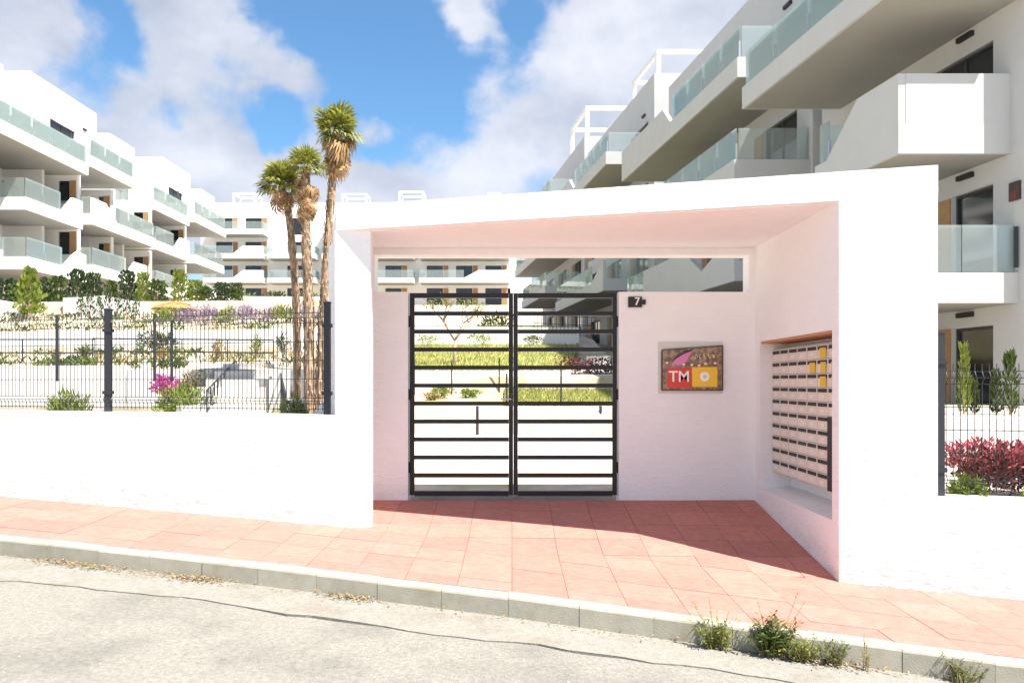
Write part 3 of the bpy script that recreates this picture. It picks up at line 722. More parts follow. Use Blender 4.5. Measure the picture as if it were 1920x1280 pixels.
MB(f).box(fx(914)+40, fx(939)+40, -4, -2, 23.8, 26.2).build('chimney', 'render_wall', t)

# ------------------------------------------------------------------ garden: paths, terrace walls, lawns
m = MB()
for y0, y1 in ((8.2, 11), (11, 14.5), (14.5, 17.86)):
    m.face([(x, y, lerp(PC, y)+.012) for x, y in ((XL(y0)+.2, y0), (XR(y0)-.05, y0), (XR(y1)-.05, y1), (XL(y1)+.2, y1))])
struct(m.build('path', 'path'))
def gwall(label, pts, z0, z1, th=.22):
    m = MB()
    for (a, b) in zip(pts, pts[1:]):
        d = Vector((b[0]-a[0], b[1]-a[1])).normalized(); n = Vector((-d.y, d.x))*th
        za, zb_ = (z1(a) if callable(z1) else z1), (z1(b) if callable(z1) else z1)
        i = []
        for q, z in ((a, z0), (b, z0), (b, zb_), (a, za)): i.append(m.av((q[0], q[1], z)))
        for q, z in ((a, z0), (b, z0), (b, zb_), (a, za)): i.append(m.av((q[0]+n.x, q[1]+n.y, z)))
        for q in ((0,1,2,3),(7,6,5,4),(0,4,5,1),(3,2,6,7),(0,3,7,4),(1,5,6,2)): m.f.append([i[k] for k in q])
    c = pts[len(pts)//2]
    return tag(m.build('garden_wall', 'render_wall', org=(c[0], c[1], z0)), label, 'wall')
def rowpts(y, xs): return [(x, rowY(x, y)) for x in xs]
gwall('long white retaining wall just behind the left mesh fence', rowpts(11.98, [-24, -14, -9, -6.7]), .0, 1.58)
gwall('white retaining wall left of the garden stairs', rowpts(11.98, [-6.66, -5.6, -5.08]), .0, 1.5)
gwall('white retaining wall between the garden stairs and the portal', rowpts(11.98, [-3.95, -3.2, -2.75]), .0, 1.5)
gwall('white retaining wall on the second terrace behind the left fence', rowpts(16.48, [-22, -15, -11, -8.6]), 1.2, 2.52)
gwall('white terrace wall in front of the stairs beside the palms', rowpts(16.48, [-8.0, -6.5, -3.6]), 1.2, 2.50)
gwall('sloping white terrace wall under the hedge at left edge', [(-26, 27.0), (-20, 26.4), (-16.6, 26.0)], 3.2, lambda p: 4.62 if p[0] < -25 else (4.5 if p[0] < -18 else 3.95))
gwall('white terrace wall under the row of tall slim hedge plants', [(-16.0, 26.6), (-14.2, 26.0), (-12.6, 25.8)], 3.2, lambda p: 4.3 if p[0] < -13 else 4.0)
gwall('white terrace wall below the long lavender bed behind the palms', [(-12.2, 30.0), (-8.5, 30.2), (-6.5, 30.4)], 3.4, 4.75)
gwall('low white wall closing the path beyond the gate', [(-3.1, 17.95), (0.0, 17.95), (3.3, 17.95)], -.2, .70)
gwall('white wall above the lower planting bed beyond the gate', [(-3.55, 21.98), (-1.0, 21.98), (1.72, 21.98)], .5, 1.62)
gwall('short white wall beside the maroon hedge beyond the gate', [(1.75, 22.3), (3.5, 22.3)], .5, 1.52)
gwall('white wall below the sloping lawn beyond the gate', [(-5.0, 33.0), (-1.0, 33.2), (3.0, 33.4)], 2.0, 3.75)
gwall('white garden side wall along the path behind the portal', [(XL(8.5), 8.5), (XL(12.5), 12.5), (XL(17.9), 17.9), (XL(24), 24)], -.2, lambda p: .95 if p[1] < 12 else (1.6 if p[1] < 16 else 2.6), .18)
gwall('white terrace wall behind the red shrubs at right', rowpts(10.45, [3.6, 6, 11]), .0, .88)
gwall('white garden wall below the right apartments seen through the gate', [(2.6, 26.0), (5.6, 25.4)], .5, 2.2)
# lawns
def lawn(name, pts, n, seed, hgt=.10):
    m = MB(); m.face(pts); lw = struct(m.build(name, 'lawn'))
    rg = random.Random(seed); m = MB(); a, b, c, d = [Vector(p) for p in pts]
    for _ in range(n):
        s, t_ = rg.random(), rg.random(); p = (a*(1-s)+b*s)*(1-t_)+(d*(1-s)+c*s)*t_
        an = rg.uniform(0, 6.28); sdv = Vector((math.cos(an), math.sin(an), 0))*.012; h = hgt*rg.uniform(.5, 1.3)
        m.f.append([m.av(p-sdv), m.av(p+sdv), m.av(p+Vector((rg.uniform(-.04, .04), rg.uniform(-.04, .04), h)))])
    stuff(leafbuild(m, 'grass', 'grass', lw)); return lw
lawn('lawn', [(-4.3, 22.3, 1.60), (1.6, 22.3, 1.60), (3.0, 32.9, 2.95), (-5.0, 32.9, 2.95)], 9000, 1, .12)
lawn('lawn', [(-.2, 18.2, .68), (3.2, 18.2, .68), (3.3, 21.9, 1.12), (-.2, 21.9, 1.12)], 5000, 2)
lawn('lawn', [(-5.5, 33.5, 3.7), (3.0, 33.5, 3.7), (1.5, 46, 4.6), (-8, 46, 4.6)], 5000, 3, .16)

# ------------------------------------------------------------------ planting
def leafcloud(m, rg, c, rad, n, ln, wd, up=0.3, shell=.55):
    c = Vector(c)
    for _ in range(n):
        while True:
            q = Vector((rg.uniform(-1, 1), rg.uniform(-1, 1), rg.uniform(-1, 1)))
            if q.length <= 1: break
        if q.length < shell and rg.random() < .6: q = q.normalized()*rg.uniform(shell, 1)
        p = c+Vector((q.x*rad[0], q.y*rad[1], q.z*rad[2]))
        d = Vector((q.x, q.y, q.z+up)).normalized()+Vector((rg.uniform(-.7, .7), rg.uniform(-.7, .7), rg.uniform(-.6, .6)))
        nn = Vector((rg.uniform(-1, 1), rg.uniform(-1, 1), rg.uniform(-1, 1)))
        s = rg.uniform(.6, 1.3); m.leaf(p, d, nn, ln*s, wd*s)
seedc = [100]
def rgen(): seedc[0] += 1; return random.Random(seedc[0])
def shrub(label, p, rad, n, ln, wd, mt, group=None, cat='shrub', name='shrub', top=None, up=.5):
    rg = rgen(); t = thing(name, label, cat, p, group); p = Vector(p); m = MB()
    for k in range(5):
        a = k*1.256+rg.uniform(-.4, .4)
        m.tube([p+Vector((0, 0, -.05)), p+Vector((math.cos(a)*rad[0]*.3, math.sin(a)*rad[1]*.3, rad[2]*.8)), p+Vector((math.cos(a)*rad[0]*.6, math.sin(a)*rad[1]*.6, rad[2]*1.4))], [.012, .009, .004], 5)
    m.build('stem', 'bark', t)
    m = MB()
    for k in range(6):
        a = rg.uniform(0, 6.28); q = rg.uniform(.1, .6)
        leafcloud(m, rg, p+Vector((math.cos(a)*rad[0]*q, math.sin(a)*rad[1]*q, rad[2]*rg.uniform(.6, 1.25))), (rad[0]*.55, rad[1]*.55, rad[2]*.6), n//6, ln, wd, up)
    leafbuild(m, 'foliage', mt, t)
    if top:
        m = MB(); leafcloud(m, rg, p+Vector((0, 0, rad[2]*1.45)), (rad[0]*.95, rad[1]*.95, rad[2]*.55), n//3, ln, wd, 1.0); stuff(leafbuild(m, 'flowers', top, t))
    return t
def cypress(label, p, h, r, mt, n=420, group=None, name='cypress', cat='conifer', colm=False):
    rg = rgen(); t = thing(name, label, cat, p, group); p = Vector(p)
    MB().tube([p+Vector((0, 0, -.1)), p+Vector((0, 0, h*.85))], [r*.16, r*.05], 6).build('trunk', 'bark', t)
    m = MB()
    for _ in range(n):
        z = rg.random()**.9; env = r*(1-(.3*z**5 if colm else .75*z**1.8))*min(1, (.8 if colm else .55)+z*3)*(1+.2*math.sin(z*23+p.x*7)); a = rg.uniform(0, 6.28); q = env*math.sqrt(rg.random())
        b = p+Vector((math.cos(a)*q, math.sin(a)*q, z*h))
        m.leaf(b, (math.cos(a)*.5, math.sin(a)*.5, 1.2), (rg.uniform(-1, 1), rg.uniform(-1, 1), .2), h*.09*rg.uniform(.7, 1.3)+.03, r*.34*rg.uniform(.6, 1.2))
    leafbuild(m, 'crown', mt, t); return t

# palms
def frond_mesh(name, mt, rg_, rad=.46, pet=.34, droop=.25):
    m = MB(); ns = 17
    m.tube([(0, 0, 0), (pet*.5, 0, .02), (pet, 0, 0)], [.014, .011, .008], 5)
    for k in range(ns):
        a = (k/(ns-1)-.5)*math.radians(210); d = Vector((math.cos(a), math.sin(a), 0)); s = Vector((-d.y, d.x, 0)); r = rad*(1-.22*abs(a)/1.83)*rg_.uniform(.9, 1.06)
        c = Vector((pet, 0, 0)); up = Vector((0, 0, .035 if k % 2 else -.02))
        b = c+d*r*.62+up; e = c+d*r+Vector((0, 0, -droop*r*rg_.uniform(.4, 1.3)))
        w_ = rad*.075
        m.f.append([m.av(c), m.av(b+s*w_), m.av(b-s*w_)]); m.f.append([m.av(b-s*w_), m.av(b+s*w_), m.av(e)])
    me = bpy.data.meshes.new(name); me.from_pydata([tuple(v) for v in m.v], [], m.f); me.materials.append(MATS[mt]); return me
rgp = random.Random(21)
FR = [frond_mesh('frond', 'frond', rgp) for _ in range(3)]; FD = [frond_mesh('dead_frond', 'frond_dead', rgp, .40, .22, .9) for _ in range(3)]
def palm(label, pts, r0, r1, ng, ndead, scale, skirt):
    rg = rgen(); pts = [Vector(p) for p in pts]; t = thing('fan_palm', label, 'palm', pts[0], 'palms behind the left fence')
    n = 46; path = []
    for k in range(n):
        s = k/(n-1)*(len(pts)-1); i = min(int(s), len(pts)-2); q = s-i
        p0, p1, p2, p3 = pts[max(0, i-1)], pts[i], pts[i+1], pts[min(len(pts)-1, i+2)]
        path.append(.5*((2*p1)+(p2-p0)*q+(2*p0-5*p1+4*p2-p3)*q*q+(3*p1-p0-3*p2+p3)*q**3))
    rad = [(r0+(r1-r0)*k/(n-1))*(1+.05*math.sin(k*2.1)) for k in range(n)]
    m = MB(); m.tube(path, [r*.86 for r in rad], 12)
    for k in range(n-1):                                # old leaf bases round the trunk
        for j in range(8):
            a = (j+.5*(k % 2))/8*6.283+rg.uniform(-.12, .12); d = Vector((math.cos(a), math.sin(a), 0)); s = Vector((-d.y, d.x, 0)); r = rad[k]*.82; hgt = (path[k+1]-path[k]).length
            b = path[k]+d*r; o = rg.uniform(.22, .5)*r; ww = r*.36
            e = b+d*o+Vector((0, 0, hgt*rg.uniform(.9, 1.5)))
            m.face((b+s*ww, e+s*ww*.55, e-s*ww*.55, b-s*ww)); m.face((e+s*ww*.55, b+s*ww*.5+Vector((0, 0, hgt*1.5)), b-s*ww*.5+Vector((0, 0, hgt*1.5)), e-s*ww*.55))
    leafbuild(m, 'trunk', 'palm_bark', t)
    top = path[-1]-pts[0]
    def put(me, nm, el, az, sc, dz=0.0, dx=0.0):
        o = bpy.data.objects.new(nm, me); C.objects.link(o); o.parent = t; ORG[o] = ORG[t]
        o.location = top+Vector((math.cos(az)*dx, math.sin(az)*dx, dz)); o.rotation_euler = (rg.uniform(-.5, .5), -el, az); o.scale = (sc,)*3
    for k in range(ng):
        q = k/ng; el = math.radians(85-q*105+rg.uniform(-10, 10)); put(FR[k % 3], 'frond', el, k*2.4+rg.uniform(-.3, .3), scale*rg.uniform(.8, 1.1), .05-.05*q)
    for k in range(ndead):
        q = rg.random(); put(FD[k % 3], 'dead_frond', math.radians(-18-60*q+rg.uniform(-8, 8)), k*2.4+rg.uniform(-.4, .4), scale*rg.uniform(.7, 1.05), -.02-skirt*q, r1*.7)
    return t
palm('short green fan palm, leftmost of the three palms', [at(557, 838, 11.6), at(556, 600, 11.6), at(548, 470, 11.6), at(538, 385, 11.6), at(527, 352, 11.6)], .064, .051, 40, 6, .56, .10)
palm('middle fan palm with brown dead skirt and straight trunk', [at(581, 840, 11.3), at(579, 600, 11.3), at(574, 460, 11.3), at(573, 380, 11.3), at(574, 318, 11.3)], .082, .062, 30, 34, .43, .60)
palm('tallest fan palm leaning right above the portal roof', [at(594, 832, 11.85), at(603, 640, 11.85), at(612, 500, 11.85), at(622, 360, 11.85), at(632, 252, 11.85)], .068, .062, 42, 24, .61, .38)

# left garden planting
shrub('round olive green bush at the foot of the left mesh fence', (-5.45, 9.25, .42), (.30, .26, .50), 1700, .11, .016, 'leaf_lime', up=1.0)
shrub('low green bush between the palms and the portal', (-2.55, 8.75, .45), (.22, .2, .36), 900, .08, .03, 'leaf_lime')
shrub('pink bougainvillea bush spilling over the terrace behind the fence', (-5.55, rowY(-5.6, 11.2), 1.0), (.20, .2, .22), 420, .06, .045, 'flower_pink')
shrub('yellow green trailing bush beside the stair rail', (-4.85, rowY(-5, 10.4), .5), (.42, .4, .40), 1500, .08, .03, 'leaf_lime')
shrub('dry yellow bush on the slope left of the stairs', (-5.35, rowY(-5.1, 11.7), .75), (.46, .35, .42), 1200, .07, .028, 'leaf_dry')
shrub('dark grey green bush above the stairs landing', (-7.4, 15.6, 1.85), (.42, .4, .30), 700, .08, .03, 'leaf_dark')
for k, (x, y, h, mt) in enumerate([(-9.6, 15.7, .25, 'leaf_dry'), (-8.9, 15.6, .42, 'leaf_green'), (-11.0, 15.9, .3, 'leaf_dry'), (-12.2, 16.2, .35, 'leaf_lime'), (-6.0, 15.2, .5, 'leaf_dry'), (-5.2, 15.2, .55, 'leaf_lime'), (-4.6, 15.0, .62, 'leaf_dark'), (-7.0, 15.0, .3, 'leaf_dry')]):
    shrub(['dry tuft', 'thin green plant', 'straw coloured tuft', 'lime green tuft', 'dry reddish sapling', 'tall yellow green sapling', 'slim dark sapling', 'small dry tuft'][k]+[' on the second terrace, left of centre', ' on the second terrace near the fence post', ' on the second terrace towards the picture edge', ' on the second terrace at the picture edge', ' growing at the head of the stairs', ' growing right of the stair head', ' growing next to the palm trunks', ' growing left of the stair head'][k],
          (x, y, gz(x, y)-.02), (.13, .13, h*.5), 160, .09, .022, mt, group='plants on the second terrace', cat='plant', name='terrace_plant', up=1.2)
rg = random.Random(5)
m = MB()                                               # low ground cover on the slopes
for _ in range(5200):
    x = rg.uniform(-22, -3.2); yr = rg.choice([rg.uniform(8.8, 11.6), rg.uniform(12.3, 16.2), rg.uniform(12.3, 16.2), rg.uniform(16.8, 25.6), rg.uniform(16.8, 25.6)])
    if math.sin(x*1.9+yr*.8)+math.sin(x*.7-yr*1.3)+rg.uniform(-.8, .8) < .25: continue
    p = Vector((x, rowY(x, yr), lerp(PL, yr)-.01))
    for q in range(3):
        an = rg.uniform(0, 6.28); m.leaf(p+Vector((rg.uniform(-.08, .08), rg.uniform(-.08, .08), 0)), (math.cos(an)*.5, math.sin(an)*.5, 1), (rg.uniform(-1, 1), rg.uniform(-1, 1), .3), rg.uniform(.06, .18), .03)
stuff(tag(leafbuild(m, 'ground_cover', 'leaf_dry'), 'dry straw coloured ground cover on the left garden terraces', 'ground cover'))
m = MB()
for _ in range(3200):
    x = rg.uniform(-22, -3.4); yr = rg.choice([rg.uniform(9.2, 11.7), rg.uniform(12.2, 13.4), rg.uniform(14.5, 16.3), rg.uniform(16.8, 25.6), rg.uniform(22, 25.7)])
    if math.sin(x*2.7-yr*1.1)+math.sin(x*1.1+yr*2.3)+rg.uniform(-.6, .6) < .45: continue
    p = Vector((x, rowY(x, yr), lerp(PL, yr)-.01))
    for q in range(5):
        an = rg.uniform(0, 6.28); m.leaf(p+Vector((rg.uniform(-.12, .12), rg.uniform(-.12, .12), rg.uniform(0, .12))), (math.cos(an)*.8, math.sin(an)*.8, .8), (rg.uniform(-1, 1), rg.uniform(-1, 1), .3), rg.uniform(.08, .2), .05)
stuff(tag(leafbuild(m, 'ground_cover', 'leaf_green'), 'green ground cover plants on the left garden terraces', 'ground cover'))
# tall hedge plants below the left apartments
hx = [-26.4, -25.4, -24.4, -23.4, -22.4, -21.5, -20.6]
for k, x in enumerate(hx): cypress('slim dark green hedge conifer, number %s from the picture edge on the upper left terrace' % ['one', 'two', 'three', 'four', 'five', 'six', 'seven'][k], (x+2.2+.15*math.sin(k*5), 28.4, 4.15), .72+.1*(k*7 % 4), .50, 'leaf_dark' if k % 3 else 'leaf_green', 420, group='hedge row on the upper left terrace', colm=True)
cypress('bright yellow green bushy conifer standing before the white terrace walls', (-16.4, 25.4, 3.55), 1.55, .44, 'leaf_lime', 420)
rgh = random.Random(9)
for k in range(13):
    x = -16.6+k*.60+rgh.uniform(-.17, .17)
    cypress('slim hedge conifer on the wall, %s of thirteen counted from the left' % ['first', 'second', 'third', 'fourth', 'fifth', 'sixth', 'seventh', 'eighth', 'ninth', 'tenth', 'eleventh', 'twelfth', 'last'][k], (x-.6, 27.6, 4.15), rgh.uniform(.75, 1.25) if k < 10 else rgh.uniform(.5, .85), rgh.uniform(.2, .34), ['leaf_green', 'leaf_lime', 'leaf_dark'][rgh.randrange(3)], 420, group='hedge row on the middle left terrace', colm=True)
for k in range(7):
    x = -13.2+k*.30; cypress('young potted conifer in a row before the terrace wall, %s from the left' % ['first', 'second', 'third', 'fourth', 'fifth', 'sixth', 'seventh'][k], (x-1.0, 24.6, 3.45), rgh.uniform(.55, .95), .14, 'leaf_dark' if k % 2 else 'leaf_green', 130, group='young conifers before the terrace wall')
for k in range(8):
    x = -10.6+k*.62
    shrub('lavender clump behind the palms, %s of the row from the left' % ['first', 'second', 'third', 'fourth', 'fifth', 'sixth', 'seventh', 'last'][k], (x, 22.6+.3*(k % 2), gz(x, 22.6)-.05), (.42, .4, .32), 330, .16, .03, 'leaf_lavender' if k % 3 else 'leaf_lime', group='lavender clumps', name='lavender_clump', cat='lavender', up=1.5)
for k in range(4):
    x = -11.2+k*1.35; shrub('green shrub on the wall below the far apartments, %s from the left' % ['first', 'second', 'third', 'fourth'][k], (x, 31.0, 4.5), (.6, .5, .28), 260, .16, .06, 'leaf_green' if k % 2 else 'leaf_lime', group='shrubs on the far terrace wall')

# straw parasols
def parasol(label, p, r, h):
    t = thing('straw_parasol', label, 'parasol', p, 'straw parasols'); p = Vector(p)
    MB().tube([p, p+Vector((0, 0, h))], .05, 8).build('pole', 'bark', t)
    m = MB(); n = 28; c = p+Vector((0, 0, h+.12)); rg = rgen()
    for rr, rr2, z0, z1 in ((0, .55, 0, -.30), (.45, 1.0, -.24, -.62)):
        for k in range(n):
            a, b = k/n*6.283, (k+1)/n*6.283; j = rg.uniform(-.03, .03)
            f2 = lambda a, q, z: c+Vector((math.cos(a)*q*r, math.sin(a)*q*r, z*r*.62))
            m.face((f2(a, rr+.001, z0), f2(b, rr+.001, z0), f2(b, rr2+j, z1+j), f2(a, rr2+j, z1+j)))
    leafbuild(m, 'thatch', 'straw', t); return t
q = at(330, 575, 24.5); parasol('larger round straw parasol on the terrace left of the palms', (q.x, q.y, gz(q.x, q.y)), .78, 4.05-gz(q.x, q.y)-.2)
q = at(378, 588, 25.5); parasol('smaller round straw parasol on the terrace left of the palms', (q.x, q.y, gz(q.x, q.y)), .55, 3.72-gz(q.x, q.y)-.2)

# stairs beside the palms with two railings
st = thing('garden_stairs', 'pale garden stairs climbing between black railings behind the fence', 'stairs', (-4.1, 10.5, .7))
for k in range(7):
    y0 = 10.2+k*.42
    MB().box(-4.75-.03*k, -3.70-.06*k, y0, y0+.415, .4, .82+k*.13).build('step', 'path', st)
def railing(label, a, b, h, nb, m_='anthracite', ends=True):
    a, b = Vector(a), Vector(b); t = thing('handrail', label, 'railing', a)
    for z in (h, h*.55): MB().tube([a+Vector((0, 0, z)), b+Vector((0, 0, z))], .014, 6).build('rail', m_, t)
    for k in range(nb+1):
        p = a.lerp(b, k/nb); MB().tube([p, p+Vector((0, 0, h))], .011, 6).build('baluster', m_, t)
    return t
railing('black sloping stair railing on the left of the garden stairs', (-4.25, 10.4, .55), (-5.05, 13.6, 1.05), .62, 9)
railing('black sloping stair railing on the right of the garden stairs', (-3.15, 10.4, .5), (-4.2, 13.4, 1.0), .62, 9)
railing('black ramp railing running along the second terrace at left', (-8.6, rowY(-8.6, 14.2), 1.55), (-15.5, rowY(-15.5, 14.2), 1.62), .62, 4)
railing('black ramp railing in front of the terrace wall near the stairs', (-8.3, rowY(-8.3, 13.6), 1.6), (-4.6, rowY(-4.6, 14.0), 1.55), .55, 4)
for k, (px, yt, yb, D) in enumerate([(107, 590, 690, 11.2), (290, 588, 690, 11.3), (322, 600, 690, 11.6)]):
    q = at(px, yb, D)
    tag(MB().tube([(q.x, q.y, 1.3), (q.x, q.y, at(px, yt, D).z)], .022, 8).build('slim_post', 'anthracite', org=(q.x, q.y, 1.3)), ['slim dark post on the first terrace left of the fence post', 'slim dark post on the first terrace right of the fence post', 'slim dark post on the first terrace near the pink bush'][k], 'post', 'slim posts on the first terrace')

# beyond the gate: bollards, tree, hedge, planting
for k, px in enumerate((895, 1126)):
    q = at(px, 788, 17.4); m = MB(); m.tube([(q.x, q.y, .05), (q.x, q.y, .70)], .035, 10); m.tube([(q.x, q.y, .70), (q.x, q.y, .735)], [.045, .03], 10)
    tag(m.build('path_light', 'anthracite', org=(q.x, q.y, .05)), ['black path bollard seen through the left gate leaf', 'black path bollard seen through the right gate leaf'][k], 'bollard', 'path bollards beyond the gate')
for k, (px, D, zt) in enumerate([(777, 21.6, 1.9), (847, 21.7, 1.9), (936, 21.7, 2.0), (950, 18.3, 1.5), (1052, 18.3, 1.65)]):
    q = at(px, 700, D); m = MB(); z0 = gz(q.x, q.y)-.05; m.tube([(q.x, q.y, z0), (q.x, q.y, zt)], .022, 8)
    tag(m.build('slim_post', 'anthracite', org=(q.x, q.y, z0)), 'slim dark lawn post beyond the gate, %s from the left' % ['first', 'second', 'third', 'fourth', 'fifth'][k], 'post', 'slim posts beyond the gate')
def tree(label, p, h, spread, nleaf, mt, seed):
    rg = random.Random(seed); t = thing('young_tree', label, 'tree', p); p = Vector(p); m = MB(); tips = []
    def grow(a, d, ln, r, lev):
        b = a+d*ln*.5+Vector((rg.uniform(-.05, .05), rg.uniform(-.05, .05), 0))*ln; c = b+(d+Vector((rg.uniform(-.2, .2), rg.uniform(-.2, .2), .15))).normalized()*ln*.5
        m.tube([a, b, c], [r, r*.85, r*.65], 7 if lev < 2 else 5)
        if lev >= 3: tips.append(c); return
        for k in range(3 if lev else 4):
            an = rg.uniform(0, 6.28); dd = (d*.75+Vector((math.cos(an), math.sin(an), .35))*spread).normalized(); grow(c, dd, ln*.66, r*.6, lev+1)
        if lev == 2: tips.append(c)
    grow(p-Vector((0, 0, .1)), Vector((.05, 0, 1)), h*.42, h*.022, 0)
    m.build('trunk', 'bark', t, smooth=True); m = MB()
    for q in tips:
        leafcloud(m, rg, q, (h*.08, h*.08, h*.07), max(1, nleaf//len(tips)), .075, .032, 0)
    leafbuild(m, 'crown', mt, t); return t
q = at(853, 702, 24.5); tree('sparse young tree with pale pinkish trunk on the lawn beyond the gate', (q.x, q.y, gz(q.x, q.y)), 2.75, .75, 700, 'leaf_lime', 4)
for k, (px, py, D, rx, rz, mt, lab) in enumerate([(832, 722, 20.6, .32, .18, 'leaf_lime', 'lime green bush in the lower bed seen through the left gate leaf'), (810, 728, 20.2, .22, .10, 'leaf_dry', 'dry low bush in the lower bed seen through the left gate leaf'), (885, 722, 20.8, .3, .12, 'leaf_lime', 'low yellow green bush below the young tree'),
        (800, 652, 32, .8, .25, 'leaf_lime', 'yellow green bush on the upper lawn left of the tree'), (905, 655, 32.4, .7, .25, 'leaf_lime', 'yellow green bush on the upper lawn right of the tree'), (1000, 655, 32.4, .7, .22, 'leaf_green', 'green bush on the upper lawn seen through the right gate leaf'), (930, 560, 58, 2.2, .9, 'leaf_lime', 'pale green tree crown below the far apartments')]):
    q = at(px, py, D); shrub(lab, (q.x, q.y, gz(q.x, q.y)), (rx, rx, rz), 420, .09 if D < 40 else .3, .035 if D < 40 else .13, mt)
m = MB(); hd = thing('maroon_hedge', 'dark maroon hedge on the terrace seen through the right gate leaf', 'hedge', (2.4, 23.2, 1.45)); rg = rgen()
for k in range(14): leafcloud(m, rg, (1.5+k*.16, 23.2, 1.72), (.2, .28, .36), 110, .10, .05, .3)
leafbuild(m, 'foliage', 'leaf_maroon', hd)
m = MB()
for k in range(6): m.tube([(1.6+k*.38, 23.2, 1.3), (1.6+k*.38, 23.2, 1.75)], .02, 5)
m.build('stems', 'bark', hd)
rl = railing('black railing along the terrace below the right apartments beyond the gate', (.9, 30.5, 3.3), (3.3, 29.5, 3.1), .75, 16)

# right garden
names = ['first', 'second', 'third', 'fourth', 'fifth', 'sixth', 'seventh']
for k in range(7):
    x = 4.05+k*.5; y = Yf(x)+.80+.1*(k % 2)
    shrub('red and pink leaved shrub behind the right fence, %s from the portal' % names[k], (x, y, .28), (.36, .34, .25), 2300, .05, .022, 'leaf_maroon', group='red shrubs behind the right fence', top='leaf_red', up=1.0)
shrub('bright lime green shrub in the corner between portal and right fence', (3.72, 6.12, .26), (.17, .16, .14), 520, .075, .03, 'leaf_lime')
shrub('small lime green shrub low in front of the red shrubs', (4.30, 6.10, .24), (.15, .14, .07), 260, .07, .028, 'leaf_lime')
for k, (px, D, h, r, mt) in enumerate([(1807, 11.2, 1.0, .085, 'leaf_lime'), (1827, 11.4, .48, .07, 'leaf_green'), (1868, 11.2, .64, .08, 'leaf_green'), (1894, 11.0, .90, .10, 'leaf_green'), (1940, 11.0, .8, .1, 'leaf_green')]):
    q = at(px, 772, D); cypress(['tall slim lime conifer on the terrace right of the portal', 'short thin conifer beside the tall lime one', 'middle sized conifer on the right terrace', 'dark full conifer on the terrace near the picture edge', 'slim conifer on the right terrace beyond the picture edge'][k], (q.x, q.y, .80), h, r, mt, 300)
# balcony things of the left row
for k, (u, z) in enumerate([(33.0, 13.3), (55.0, 13.3)]):
    p = Vector((-24.6, u, z)); t = thing('folded_parasol', ['dark folded parasol on the nearest left top balcony', 'dark folded parasol on the far left top balcony'][k], 'parasol', p, 'folded parasols on the balconies')
    MB().tube([p, p+Vector((0, 0, 2.1))], .04, 6).build('pole', 'anthracite', t); MB().tube([p+Vector((0, 0, .8)), p+Vector((0, 0, 1.6)), p+Vector((0, 0, 2.1))], [.16, .13, .04], 8).build('canopy', 'dark_cloth', t)

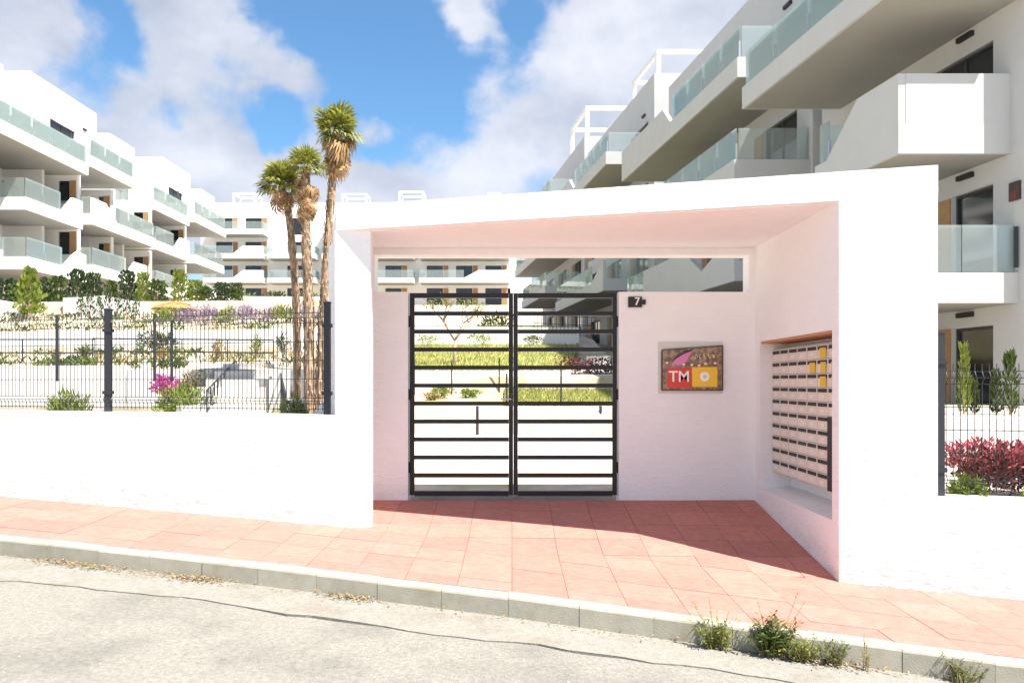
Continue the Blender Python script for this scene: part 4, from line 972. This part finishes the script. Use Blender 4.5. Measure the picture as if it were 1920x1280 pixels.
# ------------------------------------------------------------------ weeds, litter and grit at the kerb
def weed(label, x, dy, h, sp, n, mt, spikes=4, blades=True):
    rg = rgen(); y = Yf(x)-KW-.04-dy; p = Vector((x, y, hr(x, y)+.005)); t = thing('kerb_weed', label, 'weed', p, 'weeds growing at the kerb')
    m = MB(); lv = MB()
    for k in range(n):
        a = rg.uniform(0, 6.28); ln = h*rg.uniform(.45, 1); d = Vector((math.cos(a)*sp*rg.uniform(.3, 1), math.sin(a)*sp*.45*rg.uniform(.2, 1), ln)); b = p+Vector((rg.uniform(-sp, sp)*.45, rg.uniform(-.03, .03), 0))
        m.tube([b, b+d*.5+Vector((0, 0, .02)), b+d], [.0022, .0018, .001], 4)
        for q in range(9):
            s = rg.uniform(.15, 1); pt_ = b+d*s; an = rg.uniform(0, 6.28)
            lv.leaf(pt_, (math.cos(an), math.sin(an)*.8, rg.uniform(-.1, .9)), (rg.uniform(-.4, .4), rg.uniform(-.4, .4), 1), h*rg.uniform(.10, .24), h*rg.uniform(.03, .075))
    for k in range(spikes):
        a = rg.uniform(-1, 1); d = Vector((a*sp*1.3, rg.uniform(-.03, .03), h*rg.uniform(1.1, 1.55))); m.tube([p, p+d*.6, p+d], [.002, .0016, .001], 4)
        for q in range(10): lv.leaf(p+d*rg.uniform(.6, 1), (rg.uniform(-1, 1), rg.uniform(-1, 1), .8), (0, 0, 1), .014, .007)
    m.build('stem', 'leaf_dry', t); leafbuild(lv, 'foliage', mt, t)
def kx(px):                                           # x on the kerb line that shows at this column
    x = 0
    for _ in range(40): x = (px-960)/1400*(Yf(x)-KW-.1)
    return x
weed('dry olive weed tuft, first of the kerb weeds from the left', kx(1348), .01, .22, .13, 40, 'leaf_lime', 6)
weed('largest leafy green weed clump in the kerb joint', kx(1456), .0, .29, .16, 70, 'leaf_weed', 3)
weed('low spreading lime weed right of the largest clump', kx(1510), .02, .17, .17, 44, 'leaf_lime', 0)
weed('small grey green weed on its own right of the clump', kx(1573), .01, .18, .09, 26, 'leaf_weed', 0)
weed('low green weed at the kerb near the bottom right corner', kx(1822), .0, .16, .16, 30, 'leaf_weed', 1)
weed('thin dry stalks standing before the kerb at right', kx(1632), .0, .17, .02, 4, 'leaf_dry', 3)
rg = random.Random(77); m = MB()
for _ in range(1500):
    px = rg.choice([rg.gauss(105, 35), rg.gauss(170, 28), rg.gauss(360, 28), rg.gauss(330, 60), rg.uniform(0, 1900), rg.gauss(650, 30), rg.gauss(1540, 60)]); x = kx(max(-200, px)); y = Yf(x)-KW-.01-abs(rg.gauss(0, .055))
    an = rg.uniform(0, 6.28); m.leaf((x, y, hr(x, y)+.016+rg.uniform(0, .022)), (math.cos(an), math.sin(an), rg.uniform(-.1, .5)), (rg.uniform(-.6, .6), rg.uniform(-.6, .6), 1), rg.uniform(.012, .042), rg.uniform(.005, .014))
stuff(tag(leafbuild(m, 'leaf_litter', 'litter'), 'dry brown leaf litter lying along the foot of the kerb', 'leaf litter'))
m = MB()
for _ in range(260):
    x = rg.uniform(-5, 4); y = Yf(x)-KW-rg.uniform(.02, 2.2); s = rg.uniform(.002, .006); z = hr(x, y)+s*.4
    m.box(x-s, x+s*rg.uniform(.6, 1.4), y-s, y+s*rg.uniform(.6, 1.3), z-s, z+s*.5)
stuff(tag(m.build('grit', 'kerb'), 'loose grit and small stones scattered on the road by the kerb', 'grit'))
